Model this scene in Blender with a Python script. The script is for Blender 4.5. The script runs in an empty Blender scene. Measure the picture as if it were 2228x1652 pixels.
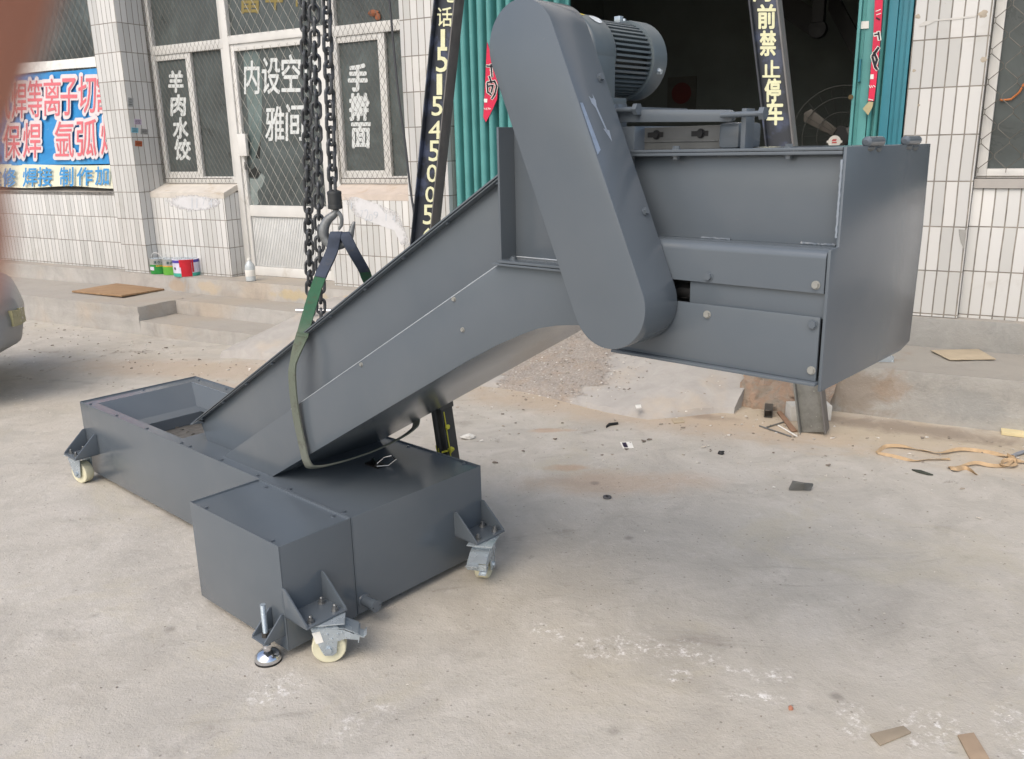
import bpy, bmesh, math, random
from mathutils import Vector as V, Matrix as M4
R = math.radians
random.seed(7)
scn = bpy.context.scene
COL = scn.collection

# ------------------------------------------------------------------ camera, sky, sun, exposure
CAMH, PITCH, ROLL, FPX = 1.45, 0.26508, -0.02156, 1868.85      # FPX: focal length in pixels of a 2228 wide picture
cd = bpy.data.cameras.new("camera"); cam = bpy.data.objects.new("camera", cd); COL.objects.link(cam)
cd.sensor_width = 36; cd.lens = FPX / 2228 * 36; cd.clip_start = 0.004; cd.clip_end = 500
cd.dof.use_dof = True; cd.dof.focus_distance = 3.3; cd.dof.aperture_fstop = 16
cam.matrix_world = M4.Translation((0, 0, CAMH)) @ M4.Rotation(math.pi / 2 - PITCH, 4, 'X') @ M4.Rotation(ROLL, 4, 'Z')
scn.camera = cam
SUN_EL, SUN_AZ = R(48), R(212)          # azimuth clockwise from +Y: light from behind the camera, a little left
w = bpy.data.worlds.new("World"); scn.world = w; w.use_nodes = True
nt = w.node_tree; bg = nt.nodes["Background"]
sky = nt.nodes.new("ShaderNodeTexSky"); sky.sky_type = 'NISHITA'; sky.sun_disc = False
sky.sun_elevation = SUN_EL; sky.sun_rotation = SUN_AZ; sky.dust_density = 4.0; sky.air_density = 1.0
nt.links.new(sky.outputs[0], bg.inputs[0]); bg.inputs[1].default_value = 0.15
ld = bpy.data.lights.new("sun", 'SUN'); sun = bpy.data.objects.new("sun", ld); COL.objects.link(sun)
ld.energy = 0.7; ld.angle = R(60); ld.color = (1.0, 0.99, 0.95)
sd = V((math.sin(SUN_AZ) * math.cos(SUN_EL), math.cos(SUN_AZ) * math.cos(SUN_EL), math.sin(SUN_EL)))
sun.rotation_euler = sd.to_track_quat('Z', 'Y').to_euler(); sun.location = sd * 20
scn.view_settings.view_transform = 'Standard'; scn.view_settings.look = 'None'
scn.view_settings.gamma = 1; scn.view_settings.exposure = 0.57
scn.cycles.max_bounces = 8

# ------------------------------------------------------------------ frames of the place
TH = -0.73988                                                   # heading of the machine
MO = V((-1.98282, 3.78182, 0)); EX = V((math.cos(TH), math.sin(TH), 0)); EY = V((-math.sin(TH), math.cos(TH), 0))
BO = V((-3.48997, 8.32281, 0)); BANG = R(-30.0238)              # the facade: corner of the left pillar, direction
BX = V((math.cos(BANG), math.sin(BANG), 0)); BY = V((-math.sin(BANG), math.cos(BANG), 0))
EZ = V((0, 0, 1)); CP = V((0, 0, CAMH))
def mw(a, b, z): return MO + a * EX + b * EY + z * EZ
def bw(a, b, z): return BO + a * BX + b * BY + z * EZ
def ray(px, py):
    dx, dy = px - 1114, py - 826; c, s = math.cos(ROLL), math.sin(ROLL)
    x = (c * dx + s * dy) / FPX; u = -(-s * dx + c * dy) / FPX
    return V((x, math.cos(PITCH) + u * math.sin(PITCH), -math.sin(PITCH) + u * math.cos(PITCH)))
def hit(px, py, p0, n):
    v = ray(px, py); return CP + v * ((p0 - CP).dot(n) / v.dot(n))
def bl(p): d = p - BO; return V((d.dot(BX), d.dot(BY), d.z))
def ml(p): d = p - MO; return V((d.dot(EX), d.dot(EY), d.z))
def onb(px, py, b): return bl(hit(px, py, BO + b * BY, BY))      # point of the facade plane at depth b
def ona(px, py, a): return bl(hit(px, py, BO + a * BX, BX))
def onm(px, py, b): return ml(hit(px, py, MO + b * EY, EY))
def gz(px, py, z=0.0): return hit(px, py, V((0, 0, z)), EZ)
def crop(ox, oy, k=2.228): return lambda x, y: ((ox + x / k) * .58021, (oy + y / k) * .58021)
z1, z2, z3, z4 = crop(0, 0), crop(900, 0), crop(1700, 0), crop(2840, 0)
z5, z6, z7, z8 = crop(0, 650), crop(900, 650), crop(1700, 600), crop(2840, 600)
z12 = crop(2200, 1200, 1.3585); zh = crop(1150, 650, 5.507)

# ------------------------------------------------------------------ materials
def lin(c): return tuple(((x / 255) / 12.92 if x / 255 <= .04045 else ((x / 255 + .055) / 1.055) ** 2.4) for x in c) + (1,)
class NT:
    def __init__(s, name):
        s.m = bpy.data.materials.new(name); s.m.use_nodes = True; s.t = s.m.node_tree
        s.b = s.t.nodes["Principled BSDF"]; s.tc = s.n("ShaderNodeTexCoord")
    def n(s, typ, **k):
        x = s.t.nodes.new(typ)
        for a, b in k.items(): setattr(x, a, b)
        return x
    def l(s, a, b): s.t.links.new(a, b)
    def val(s, sock, v):
        if hasattr(v, "is_output") or isinstance(v, bpy.types.NodeSocket): s.l(v, sock)
        else: sock.default_value = v
    def math(s, op, a, b=0.0, c=None):
        x = s.n("ShaderNodeMath", operation=op); s.val(x.inputs[0], a); s.val(x.inputs[1], b)
        if c is not None: s.val(x.inputs[2], c)
        return x.outputs[0]
    def noise(s, scale, detail=4, rough=.55, vec=None, dist=0.0, sc3=None):
        x = s.n("ShaderNodeTexNoise"); x.inputs["Scale"].default_value = scale; x.inputs["Detail"].default_value = detail
        x.inputs["Roughness"].default_value = rough; x.inputs["Distortion"].default_value = dist
        v = vec if vec is not None else s.tc.outputs["Object"]
        if sc3:
            mp = s.n("ShaderNodeMapping"); mp.inputs["Scale"].default_value = sc3; s.l(v, mp.inputs[0]); v = mp.outputs[0]
        s.l(v, x.inputs["Vector"]); return x.outputs["Fac"]
    def ramp(s, fac, stops):
        x = s.n("ShaderNodeValToRGB"); e = x.color_ramp.elements
        while len(e) < len(stops): e.new(.5)
        for i, (p, c) in enumerate(stops):
            e[i].position = p; e[i].color = c if len(c) == 4 else (c[0], c[1], c[2], 1)
        s.l(fac, x.inputs[0]); return x.outputs[0]
    def step(s, fac, a, b):
        x = s.n("ShaderNodeMapRange", interpolation_type='SMOOTHSTEP'); s.l(fac, x.inputs[0])
        x.inputs[1].default_value = a; x.inputs[2].default_value = b; return x.outputs[0]
    def mix(s, fac, a, b, mode='MIX'):
        x = s.n("ShaderNodeMix", data_type='RGBA', blend_type=mode); s.val(x.inputs[0], fac); s.val(x.inputs[6], a); s.val(x.inputs[7], b)
        return x.outputs[2]
    def bump(s, h, strength=.3, dist=.01):
        x = s.n("ShaderNodeBump"); x.inputs["Strength"].default_value = strength; x.inputs["Distance"].default_value = dist
        s.l(h, x.inputs["Height"]); s.l(x.outputs[0], s.b.inputs["Normal"])
    def set(s, col=None, rough=None, metal=None, spec=None):
        if col is not None: s.val(s.b.inputs["Base Color"], col)
        if rough is not None: s.val(s.b.inputs["Roughness"], rough)
        if metal is not None: s.val(s.b.inputs["Metallic"], metal)
        if spec is not None: s.val(s.b.inputs["Specular IOR Level"], spec)
        return s.m

def plain(name, c, rough=.6, metal=0.0, var=.12, scale=20, bump=.0, spec=.5, dirt=None, dfrom=.55, dto=.75):
    n = NT(name); c = lin(c); f = n.noise(scale, 5)
    lo = tuple(x * (1 - var) for x in c[:3]) + (1,); hi = tuple(min(1, x * (1 + var)) for x in c[:3]) + (1,)
    col = n.ramp(f, [(.3, lo), (.7, hi)])
    if dirt:
        d = n.noise(scale * .37, 6, .65, dist=.5); col = n.mix(n.step(d, dfrom, dto), col, lin(dirt))
    rr = n.math('MULTIPLY_ADD', f, .25, rough - .12)
    if bump: n.bump(n.noise(scale * 3, 4), bump, .004)
    return n.set(col, rr, metal, spec)

def mat_paint(name="grey_machine_paint", dent=.5):
    n = NT(name); P = n.tc.outputs["Object"]
    f = n.noise(2.6, 4, .6); f2 = n.noise(70, 3); d = n.noise(1.4, 7, .72, dist=.7, sc3=(1, 1, .45)); sp = n.noise(130, 2, .6)
    col = n.ramp(f, [(.3, lin((86, 94, 101))), (.7, lin((93, 100, 106)))])
    col = n.mix(n.math('MULTIPLY', n.step(d, .55, .9), .14), col, lin((122, 122, 118)))          # thin dust film
    col = n.mix(n.math('MULTIPLY', n.step(sp, .75, .79), .15), col, lin((142, 142, 136)))         # dust specks
    big = n.noise(3.2, 2, .45); mid = n.noise(9, 2, .5)
    h = n.math('ADD', n.math('MULTIPLY', f2, .05), n.math('ADD', n.math('MULTIPLY', n.noise(420, 2), .035), n.math('ADD', n.math('MULTIPLY', big, dent * 1.6), n.math('MULTIPLY', mid, dent * .12))))
    n.bump(h, .22, .012)
    return n.set(col, n.math('ADD', n.math('MULTIPLY_ADD', f, .10, .15), n.math('MULTIPLY', n.step(d, .5, .85), .05)), 0.0, .55)
def mat_tile(name, v0, pitch=.0612, row=.25, warm=0):
    n = NT(name); sp = n.n("ShaderNodeSeparateXYZ"); n.l(n.tc.outputs["UV"], sp.inputs[0])
    u = n.math('DIVIDE', sp.outputs[0], pitch); v = n.math('DIVIDE', n.math('ADD', sp.outputs[1], -v0), row)
    wob = n.noise(1.3, 2); u = n.math('ADD', u, n.math('MULTIPLY_ADD', wob, .35, -.17))
    fu = n.math('FRACT', u); fv = n.math('FRACT', v)
    du = n.math('MINIMUM', fu, n.math('SUBTRACT', 1.0, fu)); dv = n.math('MINIMUM', fv, n.math('SUBTRACT', 1.0, fv))
    du = n.math('MULTIPLY', du, pitch); dv = n.math('MULTIPLY', dv, row)
    d = n.math('MINIMUM', du, dv)
    m = n.step(d, .0028, .0042)                                  # 0 in the joint, 1 on the tile
    wn = n.n("ShaderNodeTexWhiteNoise", noise_dimensions='2D'); cb = n.n("ShaderNodeCombineXYZ")
    n.l(n.math('FLOOR', u), cb.inputs[0]); n.l(n.math('FLOOR', v), cb.inputs[1]); n.l(cb.outputs[0], wn.inputs[0])
    tile = n.ramp(wn.outputs[0], [(0, lin((184, 184, 180))), (.5, lin((197, 197, 194))), (1, lin((207, 206, 202)))])
    ch = n.noise(34, 7, .75, dist=1.5); big = n.noise(1.9, 6, .7, dist=.6)
    tile = n.mix(n.step(ch, .66, .74), tile, lin((160, 156, 148)))
    tile = n.mix(n.math('MULTIPLY', n.step(big, .55, .8), .5), tile, lin((164, 158, 144)))
    gr = n.ramp(n.noise(12, 4), [(.3, lin((108, 104, 97))), (.7, lin((150, 144, 134)))])
    n.bump(m, .6, .003)
    return n.set(n.mix(m, gr, tile), n.math('MULTIPLY_ADD', m, -.42, .85), 0, .5)
def mat_ground():
    n = NT("dusty_yard_concrete"); P = n.tc.outputs["Object"]
    a = n.noise(.55, 6, .62, P, .4); b = n.noise(3.4, 8, .68, P, .8); c = n.noise(38, 6, .7, P); g = n.noise(150, 3, .6, P)
    st = n.noise(1.6, 7, .7, P, 1.0, (1.0, 3.2, 1))
    col = n.ramp(b, [(.22, lin((161, 156, 147))), (.5, lin((179, 174, 164))), (.8, lin((196, 191, 182)))])
    col = n.mix(n.math('MULTIPLY', n.step(a, .45, .72), .45), col, lin((178, 167, 148)))       # dust
    col = n.mix(n.math('MULTIPLY', n.step(st, .54, .76), .6), col, lin((134, 128, 119)))        # dark traffic stains
    col = n.mix(n.math('MULTIPLY', n.step(c, .58, .72), .55), col, lin((138, 130, 120)))
    col = n.mix(n.math('MULTIPLY', n.step(n.noise(11, 8, .75, P, .5), .54, .70), .4), col, lin((202, 198, 190)))
    col = n.mix(n.math('MULTIPLY', n.step(n.noise(1.1, 7, .72, P, 1.4), .52, .66), .45), col, lin((180, 173, 154)))
    col = n.mix(n.math('MULTIPLY', n.step(n.noise(5.5, 8, .75, P, 1.0), .62, .72), .6), col, lin((112, 106, 99)))
    sp = n.n("ShaderNodeSeparateXYZ"); n.l(P, sp.inputs[0]); X, Y = sp.outputs[0], sp.outputs[1]
    def spot(cx, cy, rx, ry, rot=0.0):
        cs, sn = math.cos(rot), math.sin(rot)
        dx = n.math('ADD', X, -cx); dy = n.math('ADD', Y, -cy)
        p = n.math('DIVIDE', n.math('ADD', n.math('MULTIPLY', dx, cs), n.math('MULTIPLY', dy, sn)), rx)
        q = n.math('DIVIDE', n.math('ADD', n.math('MULTIPLY', dx, -sn), n.math('MULTIPLY', dy, cs)), ry)
        return n.math('SQRT', n.math('ADD', n.math('MULTIPLY', p, p), n.math('MULTIPLY', q, q)))
    def blot(cx, cy, rx, ry, c, k, rot=0.0, nz=1.3, nsc=4.0, edge=(.35, 1.15)):
        nonlocal col
        d = n.math('ADD', spot(cx, cy, rx, ry, rot), n.math('MULTIPLY_ADD', n.noise(nsc, 7, .7, P, .6), nz, -nz / 2))
        f = n.math('MULTIPLY', n.math('SUBTRACT', 1.0, n.step(d, *edge)), k); col = n.mix(f, col, lin(c))
    blot(1.5, 4.35, 2.6, .42, (182, 165, 138), .6, R(-30)); blot(.6, 4.6, 1.6, .3, (180, 160, 138), .5, R(-30))
    blot(.45, 3.55, .5, .16, (176, 146, 116), .4, 0); blot(2.05, 4.20, .75, .13, (118, 106, 96), .6, R(-30), 2.4, 7, (.2, 1.3)); blot(.95, 4.55, .3, .08, (130, 116, 104), .6, R(-30), 1.6, 9); blot(.25, 3.75, .12, .05, (172, 140, 112), .5, 0, 1.6, 10); blot(.2, 4.3, .15, .04, (174, 142, 114), .5, 0, 1.6, 10)
    blot(-2.2, 5.9, 1.4, .35, (176, 156, 134), .55, R(-15)); blot(-1.6, 5.2, .7, .2, (178, 150, 124), .45, R(-25))
    blot(-.75, 1.62, .065, .075, (102, 84, 72), .85, 0, .8, 30); blot(-.62, 1.35, .04, .03, (120, 98, 84), .7, 0, .8, 30)
    # powdery white chalk marks
    wt = n.noise(34, 9, .8, P, .15)
    def chalk(cx, cy, rx, ry, k, rot=0.0, lo=.5, hi=.64):
        nonlocal col
        d = n.math('SUBTRACT', 1.0, n.step(spot(cx, cy, rx, ry, rot), .5, 1.1))
        col = n.mix(n.math('MULTIPLY', n.math('MULTIPLY', d, n.step(wt, lo, hi)), k), col, lin((232, 230, 226)))
    for cx_, cy_, rx_, ry_ in ((90, 630, .05, .03), (210, 672, .07, .035), (290, 665, .05, .05), (365, 672, .05, .03), (440, 672, .03, .03), (480, 695, .04, .025), (410, 740, .03, .03), (602, 742, .03, .025), (668, 740, .035, .02), (592, 795, .05, .018), (655, 795, .03, .015), (855, 850, .03, .05), (1030, 875, .05, .06), (1085, 862, .04, .025), (1255, 880, .03, .08), (545, 728, .02, .015)):
        p = gz((1920 + cx_ * 1.4953) * .58021, (1425 + cy_ * 1.4953) * .58021); chalk(p.x, p.y, rx_ * 1.7, ry_ * 1.9, .8, R(-20), .50, .64)
    p = gz(600, 1500); chalk(p.x, p.y, .12, .07, .8, R(40)); p = gz(780, 1570); chalk(p.x, p.y, .14, .05, .6, R(40)); p = gz(1300, 1470); chalk(p.x, p.y, .5, .2, .3, R(-25), .62, .74)
    p = gz(500, 1360); chalk(p.x, p.y, .8, .35, .3, R(30), .56, .74); p = gz(250, 1250); chalk(p.x, p.y, 1.2, .6, .4, R(10), .5, .78)
    # oil spots
    vo = n.n("ShaderNodeTexVoronoi"); vo.inputs["Scale"].default_value = 3.1; n.l(P, vo.inputs["Vector"])
    col = n.mix(n.math('MULTIPLY', n.math('SUBTRACT', 1.0, n.step(n.math('ADD', vo.outputs[0], n.math('MULTIPLY', b, .09)), .06, .13)), .5), col, lin((108, 103, 97)))
    v2 = n.n("ShaderNodeTexVoronoi"); v2.inputs["Scale"].default_value = 22; n.l(P, v2.inputs["Vector"])
    col = n.mix(n.math('MULTIPLY', n.math('SUBTRACT', 1.0, n.step(v2.outputs[0], .05, .11)), .55), col, lin((96, 90, 84)))
    # hairline cracks
    v3 = n.n("ShaderNodeTexVoronoi", feature='DISTANCE_TO_EDGE'); v3.inputs["Scale"].default_value = .9
    wv = n.n("ShaderNodeVectorMath", operation='ADD'); nv = n.n("ShaderNodeTexNoise"); nv.inputs["Scale"].default_value = 2.2; nv.inputs["Detail"].default_value = 7
    n.l(P, nv.inputs["Vector"]); n.l(P, wv.inputs[0]); n.l(nv.outputs["Color"], wv.inputs[1]); n.l(wv.outputs[0], v3.inputs["Vector"])
    cr = n.math('SUBTRACT', 1.0, n.step(v3.outputs[0], .003, .010)); cr = n.math('MULTIPLY', cr, n.step(a, .58, .66))
    col = n.mix(n.math('MULTIPLY', cr, .5), col, lin((92, 86, 80)))
    col = n.mix(n.math('MULTIPLY', n.step(g, .62, .72), .2), col, lin((122, 115, 106))); col = n.mix(n.math('MULTIPLY', n.step(n.noise(190, 2, .6, P), .64, .72), .2), col, lin((214, 210, 203)))
    h = n.math('ADD', n.math('MULTIPLY', b, .6), n.math('ADD', n.math('MULTIPLY', c, .45), n.math('MULTIPLY', g, .2)))
    n.bump(h, .7, .012)
    return n.set(col, n.math('MULTIPLY_ADD', b, .2, .72), 0, .3)
def mat_conc(name, base=(172, 169, 163), tint=(178, 160, 136), dark=(126, 124, 120), k=.5, spots=()):
    n = NT(name); b = n.noise(5, 8, .68, dist=.6); a = n.noise(1.1, 5, .6); c = n.noise(45, 6, .7); s = n.noise(2.6, 7, .7, dist=1, sc3=(1, 1, .35))
    lo = tuple(x * .9 for x in base); hi = tuple(min(255, x * 1.06) for x in base)
    col = n.ramp(b, [(.25, lin(lo)), (.75, lin(hi))])
    col = n.mix(n.math('MULTIPLY', n.step(a, .48, .7), k), col, lin(tint)); col = n.mix(n.math('MULTIPLY', n.step(s, .54, .74), k), col, lin(dark))
    col = n.mix(n.math('MULTIPLY', n.step(c, .6, .72), .4), col, lin(dark))
    ge = n.n("ShaderNodeNewGeometry"); sn = n.n("ShaderNodeSeparateXYZ"); n.l(ge.outputs["Normal"], sn.inputs[0])
    col = n.mix(n.math('MULTIPLY', n.step(sn.outputs[2], .6, .92), n.math('MULTIPLY_ADD', b, .5, .3)), col, lin((152, 145, 133)))   # settled dust on the treads
    if spots:
        sp = n.n("ShaderNodeSeparateXYZ"); n.l(n.tc.outputs["Object"], sp.inputs[0]); e = n.noise(6, 7, .7, dist=.6)
        for cx, cz, rx, rz, cc, kk in spots:
            ux = n.math('DIVIDE', n.math('ADD', sp.outputs[0], -cx), rx); uz = n.math('DIVIDE', n.math('ADD', sp.outputs[2], -cz), rz)
            d = n.math('ADD', n.math('SQRT', n.math('ADD', n.math('MULTIPLY', ux, ux), n.math('MULTIPLY', uz, uz))), n.math('MULTIPLY_ADD', e, 2.4, -1.2))
            col = n.mix(n.math('MULTIPLY', n.math('SUBTRACT', 1.0, n.step(d, .45, 1.05)), kk), col, lin(cc))
    n.bump(n.math('ADD', b, n.math('MULTIPLY', c, .6)), .6, .012)
    return n.set(col, .85, 0, .3)
def mat_glass():
    n = NT("dusty_dark_glass"); d = n.noise(1.6, 7, .7, dist=.8); s = n.noise(6, 8, .75, dist=1.5, sc3=(1, 1, .4))
    col = n.ramp(d, [(.3, lin((66, 70, 69))), (.55, lin((82, 89, 88))), (.8, lin((106, 116, 115)))])
    col = n.mix(n.math('MULTIPLY', n.step(s, .55, .75), .5), col, lin((104, 114, 112)))
    return n.set(col, n.math('MULTIPLY_ADD', d, .5, .08), 0, .35)
def mat_sling():
    n = NT("worn_webbing"); sp = n.n("ShaderNodeSeparateXYZ"); n.l(n.tc.outputs["Object"], sp.inputs[0]); z = sp.outputs[2]
    f = n.noise(18, 6, .7); zz = n.math('ADD', z, n.math('MULTIPLY_ADD', f, .14, -.07))
    col = n.ramp(zz, [(.0, lin((98, 99, 92))), (.42, lin((118, 121, 112))), (.84, lin((108, 116, 102))), (.97, lin((66, 104, 82))), (1, lin((62, 102, 78)))])
    col = n.mix(n.math('MULTIPLY', n.step(n.noise(40, 5, .7), .5, .7), .6), col, lin((88, 84, 72)))
    wv = n.n("ShaderNodeTexWave"); wv.inputs["Scale"].default_value = 160; wv.bands_direction = 'Z'; n.l(n.tc.outputs["Object"], wv.inputs[0])
    n.bump(n.math('ADD', wv.outputs["Fac"], n.noise(300, 2)), .6, .002)
    return n.set(col, .92, 0, .2)
def mat_ply():
    n = NT("weathered_plywood"); f = n.noise(3, 6, .65, dist=1.0, sc3=(1, 9, 1)); g = n.noise(30, 4)
    col = n.ramp(f, [(.25, lin((128, 104, 78))), (.6, lin((158, 130, 100))), (.85, lin((176, 152, 124)))])
    n.bump(g, .3, .003); return n.set(col, .85, 0, .25)
def mat_banner():
    n = NT("blue_banner_vinyl"); f = n.noise(2.2, 4, .6, dist=.8, sc3=(1.2, 1, 3)); g = n.noise(7, 5, .6, dist=2.5)
    col = n.ramp(f, [(.3, lin((40, 126, 188))), (.6, lin((56, 146, 206))), (.85, lin((98, 172, 214)))])
    col = n.mix(n.math('MULTIPLY', n.step(g, .6, .72), .35), col, lin((142, 182, 214)))
    return n.set(col, .5, 0, .4)
def mat_brick(name="broken_brick_rubble"):
    n = NT(name); f = n.noise(7, 7, .7, dist=.8); g = n.noise(40, 5, .7)
    col = n.ramp(f, [(.25, lin((112, 104, 96))), (.42, lin((148, 138, 125))), (.56, lin((156, 132, 112))), (.68, lin((152, 138, 122))), (.85, lin((170, 162, 150)))])
    n.bump(n.math('ADD', f, g), .9, .02); return n.set(col, .9, 0, .2)
def mat_rubble():
    n = NT("crumbled_ramp_concrete"); P = n.tc.outputs["Object"]
    f = n.noise(1.5, 7, .68, P, .9); b = n.noise(9, 7, .7, P, .5); g = n.noise(70, 5, .72, P)
    spx = n.n("ShaderNodeSeparateXYZ"); n.l(P, spx.inputs[0])
    dq = n.math('ABSOLUTE', n.math('ADD', spx.outputs[0], -4.85)); f = n.math('ADD', n.math('MULTIPLY', f, .55), n.math('MULTIPLY', n.step(dq, .05, .85), .34))
    patch = n.step(f, .33, .37)
    smooth = n.ramp(b, [(.3, lin((158, 154, 148))), (.7, lin((172, 168, 161)))])
    smooth = n.mix(n.math('MULTIPLY', n.step(n.noise(3, 6, .6, P), .5, .7), .4), smooth, lin((184, 168, 146)))
    rough = n.ramp(g, [(.3, lin((146, 139, 131))), (.52, lin((166, 158, 149))), (.7, lin((186, 179, 170)))])
    rough = n.mix(n.math('MULTIPLY', n.step(b, .45, .7), .35), rough, lin((176, 154, 130)))
    h = n.math('ADD', n.math('MULTIPLY', patch, .9), n.math('MULTIPLY', n.math('SUBTRACT', 1.0, patch), n.math('MULTIPLY', g, .9)))
    h = n.math('ADD', h, n.math('MULTIPLY', b, .3))
    n.bump(h, .9, .018); return n.set(n.mix(patch, rough, smooth), .88, 0, .25)

PAINT = mat_paint(); TILE_L = mat_tile("white_wall_tile", .103); TILE_R = mat_tile("white_wall_tile_right", .211)
GROUND = mat_ground(); CONC = mat_conc("step_concrete"); LEDGE = mat_conc("stained_ledge_concrete", spots=[(1.95, .255, .34, .055, (190, 168, 112), .45), (.47, .26, .16, .07, (170, 144, 112), .5), (.85, .26, .2, .06, (186, 166, 134), .5), (2.55, .24, .2, .06, (186, 160, 120), .5)]); SIDEC = mat_conc("stained_platform_concrete", (158, 156, 150), (150, 132, 110), (112, 112, 110), .6, [(6.55, .12, .28, .16, (130, 114, 96), .55), (6.75, .17, .12, .1, (146, 120, 94), .35), (7.1, .12, .25, .10, (120, 124, 124), .3), (6.3, .1, .2, .2, (158, 136, 112), .5)])
CONC2 = mat_conc("grimy_plinth_concrete", (150, 149, 144), (146, 128, 106), (104, 108, 110), .75)
RUBBLE = mat_rubble(); BRICK = mat_brick(); GLASS = mat_glass(); WEB = mat_sling(); PLY = mat_ply(); BANNER = mat_banner()
ALU = plain("white_aluminium", (206, 205, 200), .42, 0, .05, 6, dirt=(160, 150, 132), dfrom=.62, dto=.8)
RIBALU = plain("ribbed_aluminium", (204, 205, 202), .4, 0, .06, 8)
ZINC = plain("zinc_plated_steel", (176, 186, 192), .26, .5, .1, 30)
CHROME = plain("chrome", (214, 216, 220), .14, 1.0, .04, 10)
NYLON = plain("cream_nylon", (210, 206, 178), .38, 0, .05, 20)
CHAIN = plain("oiled_chain_steel", (78, 80, 82), .4, .45, .3, 60, .2)
HOOKM = plain("worn_hook_steel", (122, 125, 125), .45, .35, .3, 40, .3, dirt=(70, 72, 76))
IRON = plain("dull_bare_steel", (124, 124, 120), .5, .55, .18, 14, .15, dirt=(92, 88, 78))
BLACKST = plain("chipped_black_paint", (44, 48, 56), .42, 0, .25, 9, .15, dirt=(66, 74, 92), dfrom=.58, dto=.66)
POSTEDGE = plain("grey_post_edge", (108, 106, 104), .5, .2, .15, 14)
DARK = plain("black_rubber", (28, 28, 28), .6, 0, .3, 20)
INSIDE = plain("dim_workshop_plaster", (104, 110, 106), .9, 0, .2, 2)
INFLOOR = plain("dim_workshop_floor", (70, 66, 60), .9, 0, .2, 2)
TEAL = plain("teal_door_paint", (84, 148, 145), .45, 0, .1, 5, .05, dirt=(84, 150, 146))
TEALD = plain("teal_frame_paint", (44, 118, 132), .45, 0, .1, 5)
WHITEL = plain("white_vinyl_letters", (208, 212, 210), .6, 0, .05, 20)
CREAM = plain("cream_brush_paint", (214, 214, 176), .6, 0, .08, 40)
GOLD = plain("faded_gold_letters", (130, 116, 62), .6, 0, .1, 20)
RED = plain("banner_red_letters", (212, 110, 118), .6, 0, .08, 20)
OUTL = plain("banner_pale_outline", (216, 206, 206), .6, 0, .05, 20)
BLUEL = plain("banner_blue_letters", (64, 142, 198), .6, 0, .08, 20)
PALE = plain("banner_cream_band", (222, 220, 196), .6, 0, .05, 3, dirt=(204, 198, 158))
REDP = plain("red_couplet_paper", (206, 36, 72), .6, 0, .12, 8)
INK = plain("black_ink", (26, 22, 34), .6, 0, .1, 20)
PAPER = plain("white_paper", (226, 224, 216), .7, 0, .04, 12)
GUARDW = plain("galvanised_guard_wire", (98, 95, 88), .5, .4, .2, 30)
DOORW = plain("pale_guard_wire", (152, 150, 142), .5, .3, .15, 30)
MOTOR = plain("motor_enamel", (88, 98, 102), .35, 0, .08, 10, spec=.55)
DARKFIN = plain("motor_gap_dark", (22, 26, 27), .55, 0, .1, 10)
BELT = plain("conveyor_plate_steel", (112, 109, 103), .45, .35, .2, 18, .15)
SKIN = plain("finger_skin", (186, 122, 96), .5, 0, .08, 60)
STRAW = plain("straw_coloured_strap", (178, 152, 118), .85, 0, .15, 40, .3)
BOARD = plain("brown_card", (172, 158, 134), .85, 0, .08, 14)
GREYP = plain("grey_scrap_plate", (92, 92, 88), .7, .1, .12, 30)
BLUEW = plain("blue_sling_sleeve", (56, 64, 78), .8, 0, .2, 40, .3, dirt=(84, 82, 76))

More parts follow.
